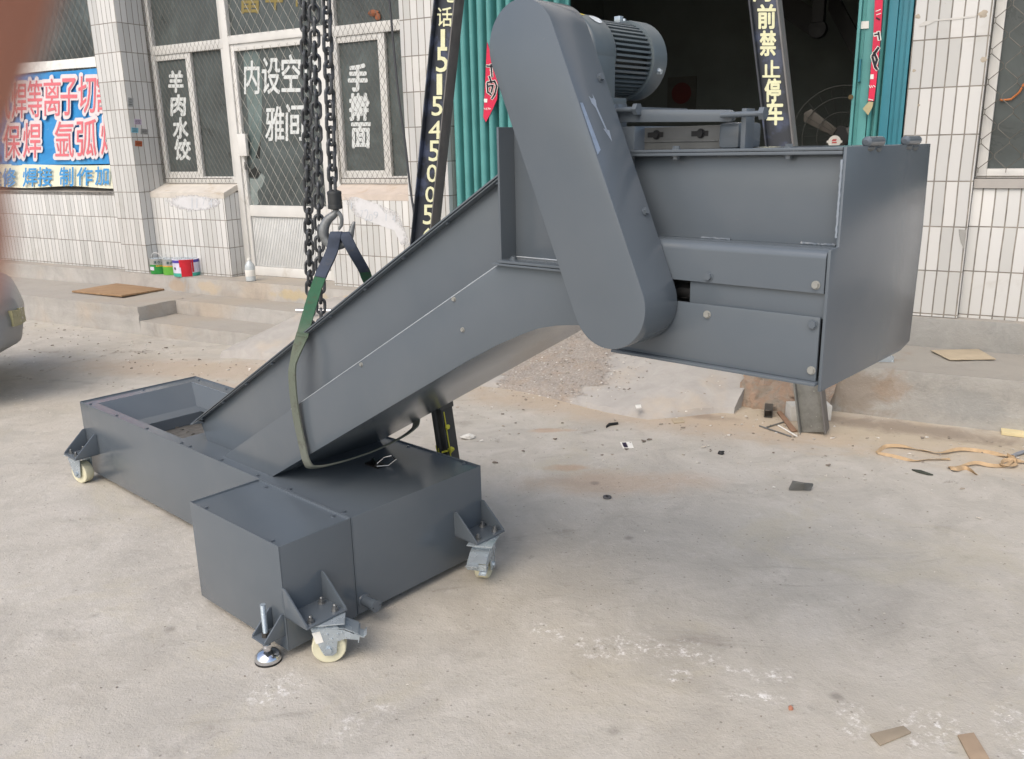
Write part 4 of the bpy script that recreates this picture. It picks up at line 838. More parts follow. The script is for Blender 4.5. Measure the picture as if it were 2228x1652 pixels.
def caster(fm_, outw, wid, zpl, gh, pos, heading, wheel_r=.05, brake=True, sticker=False, nuts=None):
    bk = bracket(fm_, outw, wid, zpl, gh)
    for p in (nuts or ((.026, wid * .3), (outw - .022, wid * .3), (outw - .022, -wid * .3))): put_nut(bk, (p[0], p[1], 0))
    # fork in a frame whose X is the rolling direction
    F = M4.Translation(pos) @ M4.Rotation(heading, 4, 'Z'); h = zpl - .006 - wheel_r
    m = MB(); m.box(-.052, .052, -.045, .045, h - .005, h - .001); m.lathe((-.012, 0, h - .016), (0, 0, 1), [(.030, 0), (.036, .004), (.036, .008), (.028, .011)], 24)
    m.box(-.046, .03, -.030, .030, h - .020, h - .0165)
    for s in (-1, 1):
        y = s * .030 - (.0 if s < 0 else -.0); m.prism([(-.046, y, h - .018), (.034, y, h - .018), (.022, y, -.012), (.010, y, -.020), (-.012, y, -.018), (-.020, y, -.004)], (0, .003 * s, 0))
    fk = m.build("caster", ZINC, mc, .0008, mtx=F)
    m = MB(); m.lathe((0, -.022, 0), (0, 1, 0), [(.012, -.003), (.020, 0), (.038, .001), (.046, 0), (wheel_r - .001, .002), (wheel_r, .006), (wheel_r, .038), (wheel_r - .001, .042), (.046, .044), (.038, .043), (.020, .044), (.012, .047)], 40); m.build("wheel", NYLON, fk)
    m = MB(); m.hexb((0, -.033, 0), (0, -1, 0), .010, .007); m.hexb((0, .033, 0), (0, 1, 0), .010, .007); m.build("axle_bolt", ZINC, fk)
    if brake:
        m = MB(); m.prism([(-.01, -.034, h - .022), (.045, -.034, h - .028), (.088, -.034, h - .052), (.088, -.034, h - .066), (.050, -.034, h - .058), (.02, -.034, h - .066), (-.01, -.034, h - .062)], (0, .003, 0))
        m.prism([(-.01, .034, h - .022), (.045, .034, h - .028), (.088, .034, h - .052), (.088, .034, h - .066), (.050, .034, h - .058), (.02, .034, h - .066), (-.01, .034, h - .062)], (0, -.003, 0))
        m.prism([(.012, -.0335, h - .022), (.048, -.0335, h - .027), (.048, .0335, h - .027), (.012, .0335, h - .022)], (0, 0, .003)); m.prism([(.049, -.0335, h - .027), (.088, -.0335, h - .048), (.088, .0335, h - .048), (.049, .0335, h - .027)], (0, 0, .003))
        m.prism([(.076, -.034, h - .046), (.104, -.034, h - .060), (.104, .006, h - .060), (.076, .006, h - .046)], (0, 0, .003)); m.prism([(.102, -.034, h - .060), (.112, -.034, h - .050), (.112, .006, h - .050), (.102, .006, h - .060)], (0, 0, .003))
        m.prism([(.089, -.034, h - .050), (.092, -.034, h - .050), (.088, -.034, h - .074), (.085, -.034, h - .074)], (0, .068, 0))
        m.prism([(.062, .008, h - .070), (.098, .008, h - .086), (.098, .034, h - .086), (.062, .034, h - .070)], (0, 0, .003))
        for xx, zz in ((.0, h - .038), (.03, h - .040), (.042, h - .036), (.012, h - .054)): m.lathe((xx, -.034, zz), (0, -1, 0), [(.004, 0), (.003, .003)], 10)
        m.build("brake_pedal", ZINC, fk, .0006)
    if sticker:
        m = MB(); m.prism([(-.043, -.0335, h - .030), (-.020, -.0335, h - .026), (-.012, -.0335, h - .062), (-.034, -.0335, h - .066)], (0, -.0006, 0)); m.build("white_sticker", PAPER, fk)
    return bk
def fr(p, ang): return M4.Translation(p) @ M4.Rotation(ang, 4, 'Z')
ZP = .146
caster(fr((L, -.190, ZP), 0), .113, .142, ZP, .088, (2.098, -.178, .05), R(50), sticker=True)
caster(fr((L, .502, ZP), 0), .108, .140, ZP, .088, (2.096, .480, .05), R(-62))
caster(fr((.075, 0, ZP - .002), -math.pi / 2), .108, .128, ZP - .002, .092, (.052, -.052, .05), R(16), brake=False, nuts=((.03, -.035), (.085, -.035), (.085, .02)))
caster(fr((.075, W, ZP - .002), math.pi / 2), .108, .128, ZP - .002, .092, (.075, W + .055, .05), R(80), brake=False)
# levelling foot
fm_ = fr((1.965, D0, .080), -math.pi / 2)
m = MB(); m.prism([(0, -.034, 0), (.072, -.034, 0), (.072, .034, 0), (0, .034, 0)], (0, 0, -.005))
for s in (-1, 1):
    y0 = s * .034 - (0 if s < 0 else .005); m.prism([(0, y0, -.004), (.070, y0, -.003), (.070, y0, .005), (.008, y0, .066), (0, y0, .066)], (0, .005, 0))
lb = m.build("foot_bracket", PAINT, mc, .0012, mtx=fm_)
m = MB(); m.lathe((1.963, -.302, .0), (0, 0, 1), [(.0395, 0), (.0395, .006)], 36); ft = mp("levelling_foot", m, DARK, 0)
m = MB(); m.lathe((1.963, -.302, .006), (0, 0, 1), [(.039, 0), (.0395, .003), (.038, .012), (.030, .022), (.016, .028), (.012, .030), (.012, .042)], 36); m.tube([(1.963, -.302, .044), (1.963, -.302, .054)], .013, 6); mp("chrome_pad", m, CHROME, 0, parent=ft)
m = MB(); pr = [(.0075 + (.0008 if k % 2 else 0), .048 + k * .0016) for k in range(86)]; m.lathe((1.963, -.302, 0), (0, 0, 1), pr, 16); mp("threaded_rod", m, ZINC, 0, parent=ft)
m = MB(); m.tube([(1.963, -.302, .0805), (1.963, -.302, .093)], .013, 6); mp("lock_nut", m, plain("dark_nut", (84, 80, 76), .4, .6), 0, parent=ft)

# ------------------------------------------------------------------ chain hoist, hook and sling
def link_mesh():
    m = MB(); r, w, p = .0058, .0145, .0385; path = []
    for k in range(12): an = -math.pi / 2 + math.pi * k / 11; path.append((w * math.cos(an + math.pi / 2) if False else 0, 0, 0))
    path = []
    hl = p / 2 - .006
    for k in range(9): an = math.pi * k / 8; path.append((w * math.cos(an), 0, hl + (w) * math.sin(an) * 1.0))
    for k in range(9): an = math.pi + math.pi * k / 8; path.append((w * math.cos(an), 0, -hl + w * math.sin(an)))
    m.tube(path, r, 8, closed=True); return m
def strand(par, p0, p1, pitch, first, ph=0.0, scale=1.0):
    p0, p1 = V(p0), V(p1); d = p1 - p0; n = int(d.length / pitch); q = d.to_track_quat('Z', 'Y').to_matrix().to_4x4()
    for i in range(n):
        p = p0 + d * ((i + .5) / n); mt = M4.Translation(p) @ q @ M4.Rotation(ph + (math.pi / 2) * (i % 2) + random.uniform(-.15, .15), 4, 'Z') @ M4.Scale(scale, 4)
        if first.parent is None: first.parent = par; first.matrix_local = mt
        else: inst(first, "link", par, mt)
HP = mw(1.66, .285, 1.235)                                                # the hook hangs over the middle of the casing
HC = thing("chain_hook", "steel lifting hook under its chain, holding the webbing sling", "hook", HP, 0)
def onh(px, py, dy=0.0): return hit(px, py, V((0, HP.y + dy, 0)), V((0, 1, 0))) - HP
path = [(600, 720), (600, 800), (560, 860), (450, 950), (375, 1080), (355, 1230), (400, 1380), (500, 1470), (620, 1500), (740, 1470), (850, 1390), (910, 1270), (940, 1130), (985, 1000)]
rad = [62, 66, 78, 92, 102, 106, 104, 96, 90, 85, 78, 68, 55, 24]
pxm = (onh(*zh(700, 1000)) - onh(*zh(600, 1000))).length / 100
cat = []; rc = []
for i in range(len(path) - 1):
    for k in range(4):
        t = k / 4; i0, i1, i2, i3 = max(i - 1, 0), i, i + 1, min(i + 2, len(path) - 1)
        f = lambda c: .5 * ((2 * path[i1][c]) + (-path[i0][c] + path[i2][c]) * t + (2 * path[i0][c] - 5 * path[i1][c] + 4 * path[i2][c] - path[i3][c]) * t * t + (-path[i0][c] + 3 * path[i1][c] - 3 * path[i2][c] + path[i3][c]) * t ** 3)
        cat.append(onh(*zh(f(0), f(1)))); rc.append((rad[i1] * (1 - t) + rad[i2] * t) * pxm)
cat.append(onh(*zh(*path[-1]))); rc.append(rad[-1] * pxm)
MB().tube(cat, rc, 16).build("hook", HOOKM, HC)
MB().tube([onh(*zh(x, y), -.012) for x, y in ((640, 800), (700, 870), (728, 960), (715, 1080), (660, 1165))], [.008, .007, .006, .006, .004], 8).build("safety_latch", HOOKM, HC)
b0, b1 = onh(*zh(566, 375)), onh(*zh(592, 730)); rb_ = 148 * pxm
MB().lathe(b0, b1 - b0, [(rb_ * .4, -.006), (rb_ * .96, 0), (rb_, .003), (rb_, .010), (rb_ * .97, .011), (rb_ * .97, (b1 - b0).length - .012), (rb_, (b1 - b0).length - .011), (rb_, (b1 - b0).length), (rb_ * .4, (b1 - b0).length + .004)], 28).build("swivel_block", plain("black_swivel_block", (62, 64, 64), .5, .4, .2, 30), HC)
LK = link_mesh().build("link", CHAIN)
top = hit(695, -420, V((0, HP.y, 0)), V((0, 1, 0))) - HP
strand(HC, onh(*zh(545, 400)), top, .0385, LK, R(45))
SC = thing("hoist_chain", "slack hanging double loop of dark chain behind the sloping casing", "chain", mw(1.25, .55, 1.2), 0)
CB = 0.50
so_ = V(SC.location)
def onc(px, py): return mw(*onm(px, py, CB)) - so_
LK2 = link_mesh().build("link", CHAIN)
strand(SC, onc(677, 745), onc(655, -360), .0400, LK2, R(35), 1.05); strand(SC, onc(700, 742), onc(674, -360), .0400, LK2, R(50), 1.05)

SLG = thing("lifting_sling", "dirty green webbing sling wrapped under the sloping casing", "sling", mw(1.70, .285, 0), TH)
so2 = V((1.70, .285, 0))
def smooth_path(pts, n=8):
    P = [V(p) for p in pts]; out = []
    for i in range(len(P) - 1):
        a, b_, c, d = P[max(i - 1, 0)], P[i], P[i + 1], P[min(i + 2, len(P) - 1)]
        for k in range(n):
            t = k / n; out.append(.5 * ((2 * b_) + (c - a) * t + (2 * a - 5 * b_ + 4 * c - d) * t * t + (-a + 3 * b_ - 3 * c + d) * t ** 3))
    out.append(P[-1]); return out
def hp_(px, py, b): return onm(px, py, b)
def hk_(px, py, dy): return ml(HP + onh(px, py, dy))
edge = onm(657, 733, .062); CR = V((EX.x, EY.x, 0))                       # CR: the picture's right hand in machine axes
legF = [hk_(731, 527, .012), hk_(733, 508, .0), hk_(729, 514, -.022), hk_(721, 550, -.03), hp_(699, 598, .195), hp_(679, 655, .13), edge]
legD = [edge + V((0, .004, .010)), onm(638, 790, .034), onm(637, 840, .028), onm(644, 900, .028), onm(656, 960, .030), onm(668, 1006, .028), V((1.752, .06, .449)), V((1.750, .17, .436)), V((1.742, .30, .432)), V((1.728, .42, .437)), V((1.713, .51, .449)), V((1.703, .545, .475)), V((1.70, .545, .60)), V((1.70, .53, .80)), V((1.70, .503, .885))]
legB = [hk_(747, 527, .012), hk_(747, 509, .0), hk_(752, 515, -.020), hk_(770, 550, -.016), hp_(791, 586, .36), hp_(809, 622, .43), V((1.70, .503, .885))]
def rib(path, wd, w, t, name, mat, bev=0):
    return MB().ribbon([V(p) - so2 for p in path], wd, w, t).build(name, mat, SLG, bev, sharp=60)
fp_ = smooth_path(legF, 8); bp_ = smooth_path(legB, 8)
rib(fp_[32:], CR, .038, .005, "webbing", WEB); rib(bp_[32:], CR, .038, .005, "webbing", WEB)
dp_ = smooth_path(legD, 8); n_d = len(dp_)
rib(dp_, [CR.lerp(V((1, 0, .45)), min(1, i / 8)) for i in range(n_d)], .038, .005, "webbing", WEB)
rib([p + V((-.02, .012, -.004)) for p in fp_[20:44]], CR, .030, .004, "webbing", WEB)
rib(fp_[:34], CR, .038, .010, "sleeve", BLUEW, .001); rib(bp_[:34], CR, .036, .010, "sleeve", BLUEW, .001)
rib([p + V((-.016, .014, -.002)) for p in fp_[16:34]], CR, .03, .006, "sleeve", BLUEW, .001)

# ------------------------------------------------------------------ things about the yard
# black support post with yellow wire behind the machine
sp = thing("support_post", "short black steel post with yellow wire ends standing behind the grey machine", "post", mw(1.70, .74, 0), TH)
def sl2(t, u, v): return V((-.10 + .10 * (1 - t) * 0 - .0 + (1 - t) * .075 + u, v, t * .50))
m = MB()
for u0, u1, v0, v1 in ((-.03, -.008, -.01, .05), (-.006, .004, -.02, .05), (.006, .034, -.01, .05)):
    m.prism([sl2(0, u0, v0), sl2(0, u1, v0), sl2(0, u1, v1), sl2(0, u0, v1)], sl2(1, 0, 0) - sl2(0, 0, 0))
m.build("ribbed_post", plain("tarred_steel", (56, 56, 54), .6, 0, .25, 20, .3), sp, .003)
m = MB(); m.prism([sl2(.92, -.036, -.02), sl2(.92, .04, -.02), sl2(.92, .04, .055), sl2(.92, -.036, .055)], sl2(1.03, 0, 0) - sl2(.92, 0, 0)); m.build("post_cap", plain("tarred_cap", (64, 64, 62), .6, 0, .2, 20, .3), sp, .006)
m = MB(); m.tube([sl2(.9, .036, .0), sl2(.62, .038, 0), sl2(.4, .038, 0)], .0025, 6); m.tube([sl2(.6, -.004, -.022), sl2(.4, -.004, -.022)], .002, 6); m.tube([sl2(.62, -.016, -.022), sl2(.4, -.012, -.022)], .002, 6); m.blob(sl2(.78, .044, 0), .010, 9, .3); m.blob(sl2(.60, .046, 0), .012, 9, .3); m.tube([sl2(.60, .046, 0), sl2(.575, .012, -.02)], .004, 6)
m.build("yellow_wire", plain("yellow_wire_coat", (196, 190, 60), .6), sp)
# paint tins on the entrance ledge
def tin(name, label, px0, px1, ytop, body, bands, handle, drip=None):
    p0 = onb(*z5(px0, 855), -.0); p1 = onb(*z5(px1, 855), 0); zt = onb(*z5((px0 + px1) / 2, ytop), 0).z; c = V(((p0.x + p1.x) / 2, .055, .337)); r = (p1.x - p0.x) / 2 * .96; h = zt - .337 - .02
    t = thing(name, label, "paint tin", bw(*c), BANG, "paint tins on the entrance ledge")
    MB().lathe((0, 0, 0), (0, 0, 1), [(r * .98, 0), (r, .003), (r, h - .008), (r * 1.02, h - .006), (r * 1.02, h), (r * .9, h + .001)], 32).build("body", body, t)
    MB().lathe((0, 0, h - .012), (0, 0, 1), [(r * .88, 0), (r * .9, .013), (r * .86, .016), (.001, .014)], 28).build("lid", ZINC, t)
    for (nm, a0, a1, z0, z1_, mat) in bands:
        m = MB(); N = 18
        for k in range(N):
            A, B_ = [R(a0 + (a1 - a0) * q / N) for q in (k, k + 1)]; rr_ = r + .0012
            m.face([(rr_ * math.cos(A), rr_ * math.sin(A), z0 * h), (rr_ * math.cos(B_), rr_ * math.sin(B_), z0 * h), (rr_ * math.cos(B_), rr_ * math.sin(B_), z1_ * h), (rr_ * math.cos(A), rr_ * math.sin(A), z1_ * h)])
        m.build(nm, mat, t)
    if handle:
        MB().tube([(-r * math.cos(R(180) * k / 14) * 1.02, -.01 - .02 * math.sin(R(180) * k / 14), h - .03 + handle * math.sin(R(180) * k / 14)) for k in range(15)], .0028, 6).build("handle", plain("white_wire_handle", (204, 204, 200), .5), t)
    if drip:
        m = MB(); N = 8
        for a0, a1, z0 in ((-64, -18, .0), (-16, -8, .25), (-70, -64, .55)):
            for k in range(N):
                A, B_ = [R(a0 + (a1 - a0) * q / N) for q in (k, k + 1)]; rr_ = r + .0026
                m.face([(rr_ * math.cos(A), rr_ * math.sin(A), z0 * h), (rr_ * math.cos(B_), rr_ * math.sin(B_), z0 * h), (rr_ * math.cos(B_), rr_ * math.sin(B_), h), (rr_ * math.cos(A), rr_ * math.sin(A), h)])
        m.build("paint_drip", drip, t)
    return t, r, h
TG = plain("tin_green", (36, 128, 52), .4, 0, .15, 20); TG2 = plain("tin_bright_green", (92, 160, 56), .4, 0, .1, 20); TS = plain("tin_silver", (170, 172, 168), .35, .3, .1, 20); TO = plain("tin_orange", (206, 150, 60), .5); TP = plain("tin_purple", (70, 60, 150), .5); TT = plain("tin_turquoise", (60, 160, 140), .5); TW = plain("tin_pale", (202, 200, 214), .5); TR = plain("red_paint", (186, 30, 44), .35)
def tin_text(t, r, h, s, z0, z1_, mat):
    m = MB(); n = len(s)
    for i, c in enumerate(s):
        a0 = R(-72 + 66 * i / n); a1 = R(-72 + 66 * (i + .85) / n); P = V(((r + .003) * math.cos(a0), (r + .003) * math.sin(a0), z0 * h)); Q = V(((r + .003) * math.cos(a1), (r + .003) * math.sin(a1), z0 * h))
        glyph(m, c, P, Q - P, V((0, 0, (z1_ - z0) * h)), .02)
    m.build("lettering", mat, t, smooth=False)
DKG = plain("tin_dark_print", (50, 84, 80), .6)
t, r, h = tin("paint_tin", "dark green paint tin with a wire handle, against the tiled pillar", 1252, 1356, 698, TS, [("green_band", -135, 55, 0, .62, TG), ("orange_stripe", -60, 55, .50, .58, TO), ("white_patch", -115, -75, .25, .48, TW)], .085)
tin_text(t, r, h, "凌古人", .70, .88, DKG)
t, r, h = tin("paint_tin", "light green and silver paint tin between the dark green and red ones", 1356, 1458, 702, TS, [("green_band", -135, 55, 0, .55, TG2), ("orange_stripe", -110, 10, .52, .60, TO)], .085)
tin_text(t, r, h, "凌古人", .70, .88, DKG)
t, r, h = tin("paint_tin", "paint tin with red paint run down its purple and white label", 1452, 1602, 700, TW, [("purple_band", -135, 55, .80, .97, TP), ("turquoise_band", -135, 55, 0, .2, TT)], 0, TR)
m = MB(); m.blob((-r * .12, -r * 1.0, h * .48), .012, 9, .3, (1, .3, 1.2)); m.build("dark_print", plain("tin_dark_figure", (70, 60, 66), .6), t)
# bottle
bp0 = onb(*z5(2096, 880), .02); bt_ = thing("bottle", "clear plastic bottle with a white label on the doorstep", "bottle", bw(bp0.x, .02, .336), BANG)
PET = plain("cloudy_clear_plastic", (184, 190, 190), .2, 0, .05, 10, spec=.6)
hb = onb(*z5(2090, 712), .02).z - .336; rb2 = .044
MB().lathe((0, 0, 0), (0, 0, 1), [(rb2 * .9, 0), (rb2, .006), (rb2, hb * .62), (rb2 * .85, hb * .74), (rb2 * .35, hb * .88), (rb2 * .3, hb * .93)], 28).build("body", PET, bt_)
MB().lathe((0, 0, hb * .92), (0, 0, 1), [(rb2 * .36, 0), (rb2 * .36, hb * .08), (.002, hb * .085)], 20).build("cap", PAPER, bt_)
MB().lathe((0, 0, hb * .22), (0, 0, 1), [(rb2 * 1.01, 0), (rb2 * 1.02, .001), (rb2 * 1.02, hb * .28), (rb2 * 1.01, hb * .281)], 28).build("label", PAPER, bt_)
def flat(name, label, cat, pts, thick, mat, group=None, bev=.0008, lift=.001, warp=0.0):
    c = sum((V(p) for p in pts), V()) / len(pts); o = MB(); o.prism([V(p) - c + V((0, 0, lift + (warp * ((i % 2) * 2 - 1)))) for i, p in enumerate(pts)], (0, 0, thick))
    ob = o.build(name, mat, None, bev, loc=c); return tag(ob, label, cat, group)
P5 = [bw(*bl(gz(*z5(x, y), .197))) for x, y in ((600, 992), (975, 938), (1388, 972), (1020, 1040))]
flat("plywood_sheet", "warped brown plywood sheet lying on the left concrete platform", "plywood sheet", P5, .016, PLY, bev=.002, warp=.006)
pp0 = bw(*(bl(gz(645, 676, .25)))); pp1 = bw(*(bl(gz(760, 677, .25)))); dd = (pp1 - pp0)
pip = MB(); pip.tube([V((0, 0, 0)), dd * 2.2], .017, 18, caps=False).tube([V((0, 0, 0)), dd * 2.2], .0145, 18, caps=False); tag(pip.build("steel_pipe", CHROME, loc=pp0), "shiny steel pipe lying on the upper step behind the sling", "pipe")
P8 = [gz(*z12(x, y), .276) for x, y in ((1752, 158), (1995, 152), (2085, 203), (1850, 207))]
flat("cardboard_sheet", "flat tan card sheet on the right concrete platform", "card sheet", P8, .004, BOARD)
q0 = gz(*z12(1500, 195), .29); q1 = gz(*z12(1562, 196), .29)
st = MB(); dx = (q1 - q0); s_ = V((-dx.y, dx.x, 0)).normalized(); e = [q1 - q1, ]
w_ = .03; d3 = -dx.normalized()
for u0, u1, h0_, h1_ in ((-.015, -.013, 0, .03), (.013, .015, 0, .03), (-.013, .013, 0, .002), (-.013, .013, .028, .03)):
    st.prism([s_ * u0 + V((0, 0, h0_)), s_ * u1 + V((0, 0, h0_)), s_ * u1 + V((0, 0, h1_)), s_ * u0 + V((0, 0, h1_))], d3 * .35)
tag(st.build("square_tube", ZINC, None, loc=V((q1.x, q1.y, .272))), "short zinc square tube on the right platform beneath the chute", "steel tube")
sq = [gz(*z12(1030, 872)), gz(*z12(1050, 830), .03), gz(*z12(1105, 840), .035), gz(*z12(1112, 872)), gz(*z12(1155, 845), .015), gz(*z12(1142, 872))]
c0 = sq[0]; m = MB(); m.prism([p - c0 + V((0, 0, .003)) for p in (sq[0], sq[3], sq[2], sq[1])], (0, .006, .006)); m.prism([p - c0 + V((0, 0, .003)) for p in (sq[3], sq[5], sq[4], sq[2])], (0, .006, .006))
tag(m.build("scrap_plate", GREYP, None, .0008, loc=c0), "dark grey bent scrap plate lying alone on the open concrete", "scrap plate")
cdp = [gz(*z12(x, y)) for x, y in ((170, 624), (228, 622), (240, 654), (185, 656))]
crd = flat("printed_card", "small white printed card on the ground in front of the ramp", "card", cdp, .001, PAPER, bev=0)
cc = sum(cdp, V()) / 4
m = MB(); m.face([cdp[0].lerp(cdp[1], .12).lerp(cdp[3].lerp(cdp[2], .12), .12) - cc + V((0, 0, .003)), cdp[0].lerp(cdp[1], .5).lerp(cdp[3].lerp(cdp[2], .5), .12) - cc + V((0, 0, .003)), cdp[0].lerp(cdp[1], .5).lerp(cdp[3].lerp(cdp[2], .5), .9) - cc + V((0, 0, .003)), cdp[0].lerp(cdp[1], .12).lerp(cdp[3].lerp(cdp[2], .12), .9) - cc + V((0, 0, .003))])
m.build("dark_print", plain("card_dark_print", (50, 40, 62), .6, 0, .5, 60), crd, smooth=False)
flat("board_offcut", "pale square offcut lying at the foot of the ramp", "offcut", [gz(*z12(x, y)) for x, y in ((432, 510), (488, 505), (497, 525), (445, 530))], .006, BOARD)
flat("board_offcut", "small pale offcut lying higher on the broken ramp slab", "offcut", [gz(*z12(x, y), .06) for x, y in ((248, 445), (275, 443), (279, 457), (252, 461))], .006, PAPER, lift=.008)
flat("wood_slat", "pale wooden slat at the right edge below the platform", "wood slat", [gz(*z12(x, y)) for x, y in ((2108, 562), (2300, 570), (2300, 612), (2112, 588))], .018, plain("pale_raw_wood", (206, 192, 150), .8, 0, .1, 8), lift=.002)
flat("tile_fragment", "muddy flat tile fragment near the lower right corner, the left one", "tile fragment", [gz(*c) for c in ((1893, 1601), (1965, 1583), (1982, 1597), (1915, 1625))], .005, plain("muddy_tile", (150, 138, 120), .9, 0, .1, 20), group="tile fragments on the yard")
flat("tile_fragment", "muddy flat tile fragment cut off by the lower edge of the picture", "tile fragment", [gz(*c) for c in ((2083, 1603), (2118, 1598), (2150, 1650), (2160, 1672), (2120, 1674))], .005, plain("rusty_mud_tile", (160, 140, 118), .9, 0, .12, 20), group="tile fragments on the yard")
p = gz(1321, 1084); o = MB(); o.lathe((0, 0, .0), (0, 0, 1), [(.018, 0), (.0185, .003), (.018, .006), (.006, .006), (.0055, .003), (.006, .0)], 28); tag(o.build("cutting_disc", plain("worn_disc", (92, 90, 90), .7), loc=p + V((0, 0, .002))), "small round worn cutting disc lying flat on the yard", "disc")
# straw strap with loops
rope = [(1480, 684), (1520, 655), (1600, 656), (1700, 668), (1800, 686), (1900, 672), (2020, 676), (2120, 700), (2170, 712), (2140, 745), (2060, 752), (1980, 742), (1900, 752), (1850, 760), (1880, 775), (1930, 762), (1985, 795)]
rp_ = [gz(*z12(x, y)) for x, y in rope]; c0 = rp_[0]
m = MB(); sp_ = smooth_path([p - c0 + V((0, 0, .006 + .004 * (i % 3))) for i, p in enumerate(rp_)], 6); m.ribbon(sp_, [V((.4 * math.sin(i * .31), 1, .3 + .7 * math.sin(i * .23))) for i in range(len(sp_))], .019, .0016)
sp_ = smooth_path([gz(*z12(x, y)) - c0 + V((0, 0, .006)) for x, y in ((1482, 684), (1560, 700), (1660, 722), (1740, 716), (1850, 715))], 6); m.ribbon(sp_, [V((.4 * math.sin(i * .3 + 1), 1, .2 + .7 * math.sin(i * .27))) for i in range(len(sp_))], .017, .0016)
sp_ = smooth_path([gz(*z12(x, y)) - c0 + V((0, 0, .012)) for x, y in ((2140, 700), (2190, 735), (2160, 758), (2110, 750), (2140, 725), (2230, 735), (2290, 728))], 6); m.ribbon(sp_, [V((.6 * math.sin(i * .4), 1, .2 + .7 * math.sin(i * .33))) for i in range(len(sp_))], .018, .0016)
tag(m.build("packing_strap", STRAW, loc=c0, sharp=60), "tangled straw coloured packing strap lying on the ground at right", "strap")
pts = [gz(*z12(x, y)) for x, y in ((2165, 708), (2200, 692), (2260, 676), (2330, 668))]; c0 = pts[0]; tag(MB().tube(smooth_path([p - c0 + V((0, 0, .012)) for p in pts], 6), .009, 8).build("grey_cable", plain("grey_cable_sheath", (130, 134, 140), .5), loc=c0), "grey cable end beside the straw strap at the right edge", "cable")
# block and scrap rods by the gantry foot
pb_ = [gz(*z12(x, y)) for x, y in ((1036, 518), (1248, 515))]; c0 = pb_[0]; dd = pb_[1] - pb_[0]; nn = V((-dd.y, dd.x, 0)).normalized()
m = MB(); m.prism([V(), dd, dd + nn * .1, nn * .1], (0, 0, .085)); tag(wobble(m, .002, 3).build("concrete_block", plain("pale_block", (190, 188, 180), .85, 0, .12, 16, .4), None, .006, loc=c0), "pale concrete block lying behind the foot of the gantry leg", "block")
for (a, b_, nm, lb_, mt, rr_) in (((880, 545), (1042, 600), "steel_rod", "rusty thin rod on the ground, the lowest of the rods by the gantry foot", IRON, .004), ((975, 543), (1070, 598), "steel_rod", "pale thin rod slanting toward the gantry foot", PAPER, .004), ((915, 553), (1005, 525), "steel_rod", "thin rod crossing behind the others by the gantry foot", IRON, .004)):
    p, q = gz(*z12(*a)), gz(*z12(*b_)); tag(MB().tube([V((0, 0, .006)), q - p + V((0, 0, .006))], rr_, 7).build(nm, mt, loc=p), lb_, "rod", "scrap rods by the gantry foot")
p = gz(*z12(930, 498)); q = gz(*z12(968, 470)); m = MB(); m.box(-.022, .022, -.06, .06, 0, .003).box(-.022, .022, -.06, .06, .042, .045).box(-.022, -.019, -.06, .06, .003, .042).box(.019, .022, -.06, .06, .003, .042); o = m.build("square_tube", plain("dark_tube_steel", (88, 86, 82), .5, .5), None, .001, loc=p + V((.01, .05, .002))); o.rotation_euler = (0, 0, R(-18)); tag(o, "short dark steel square tube offcut left of the gantry foot", "steel tube")
flat("steel_strip", "rust brown steel strip leading to the gantry foot", "steel strip", [gz(*z12(x, y)) for x, y in ((968, 475), (990, 472), (1072, 572), (1042, 576))], .006, plain("rusty_strip", (150, 120, 98), .7, .2), lift=.004)
flat("torn_rag", "dark twisted scrap of cloth left of the printed card", "cloth scrap", [gz(*z12(x, y)) for x, y in ((98, 548), (112, 534), (160, 528), (160, 535), (118, 542), (100, 553))], .008, DARK, lift=.002)
flat("torn_rag", "dark green torn strip below the straw strap", "cloth scrap", [gz(*z12(x, y)) for x, y in ((1655, 768), (1700, 772), (1765, 795), (1740, 794), (1690, 782))], .006, plain("dark_green_rag", (62, 66, 56), .8), lift=.002)
p = gz(*z12(684, 685)); tag(MB().blob((0, 0, .008), .016, 9, .3, (1, .8, .6)).build("dark_lump", DARK, loc=p), "small black lump on the dusty ground", "lump")
p = gz(*(1018, 955)); tag(MB().blob((0, 0, .012), .026, 9, .25, (1.4, .8, .6)).build("white_stone", plain("white_plaster_lump", (210, 208, 200), .85), loc=p), "white plaster lump on the ground behind the machine", "stone")
p = gz(*(1720, 1544)); tag(MB().blob((0, 0, .004), .0065, 9, .25).build("brick_chip", plain("orange_brick_chip", (176, 120, 96), .85), loc=p), "tiny orange brick chip in the bright foreground", "chip")
p = gz(535, 779, -.045); m = MB()
for k in range(6): m.blob((random.uniform(-.07, .07), random.uniform(-.02, .02), .012), random.uniform(.025, .04), 9, .3, (1.3, .8, .25))
tag(m.build("dry_leaves", plain("dry_leaf_brown", (150, 100, 72), .85, 0, .25, 30), loc=p), "clump of dry brown leaves at the foot of the left steps", "leaves")
# countless chips and leaf bits: one object
m = MB(); rnd = random.Random(11)
def chip(p, s):
    a = rnd.uniform(0, 6.28); pts = [V((math.cos(a + k * 2.1) * s * rnd.uniform(.6, 1.2), math.sin(a + k * 2.1) * s * rnd.uniform(.4, 1.0), rnd.uniform(0, s * .4))) + p + V((0, 0, .0015)) for k in range(3)]
    m.prism(pts, (0, 0, s * .35))
for k in range(900):
    a = rnd.uniform(-1.5, 8.5); b = -.8 - abs(rnd.gauss(.25, .55)); q = bw(a, b, 0)
    if .2 < a < 2.3 and b > -.95: continue
    if 2.2 < a < 5.9 and b > -1.15: continue
    q.z = ghgt(q.x, q.y); chip(q, rnd.uniform(.003, .010) * rnd.choice((1, 1, 1, 1.6)))
for k in range(900):
    q = V((rnd.uniform(-4, 3.6), rnd.uniform(1.2, 5.2), 0)); q.z = ghgt(q.x, q.y); chip(q, rnd.uniform(.0015, .0045))
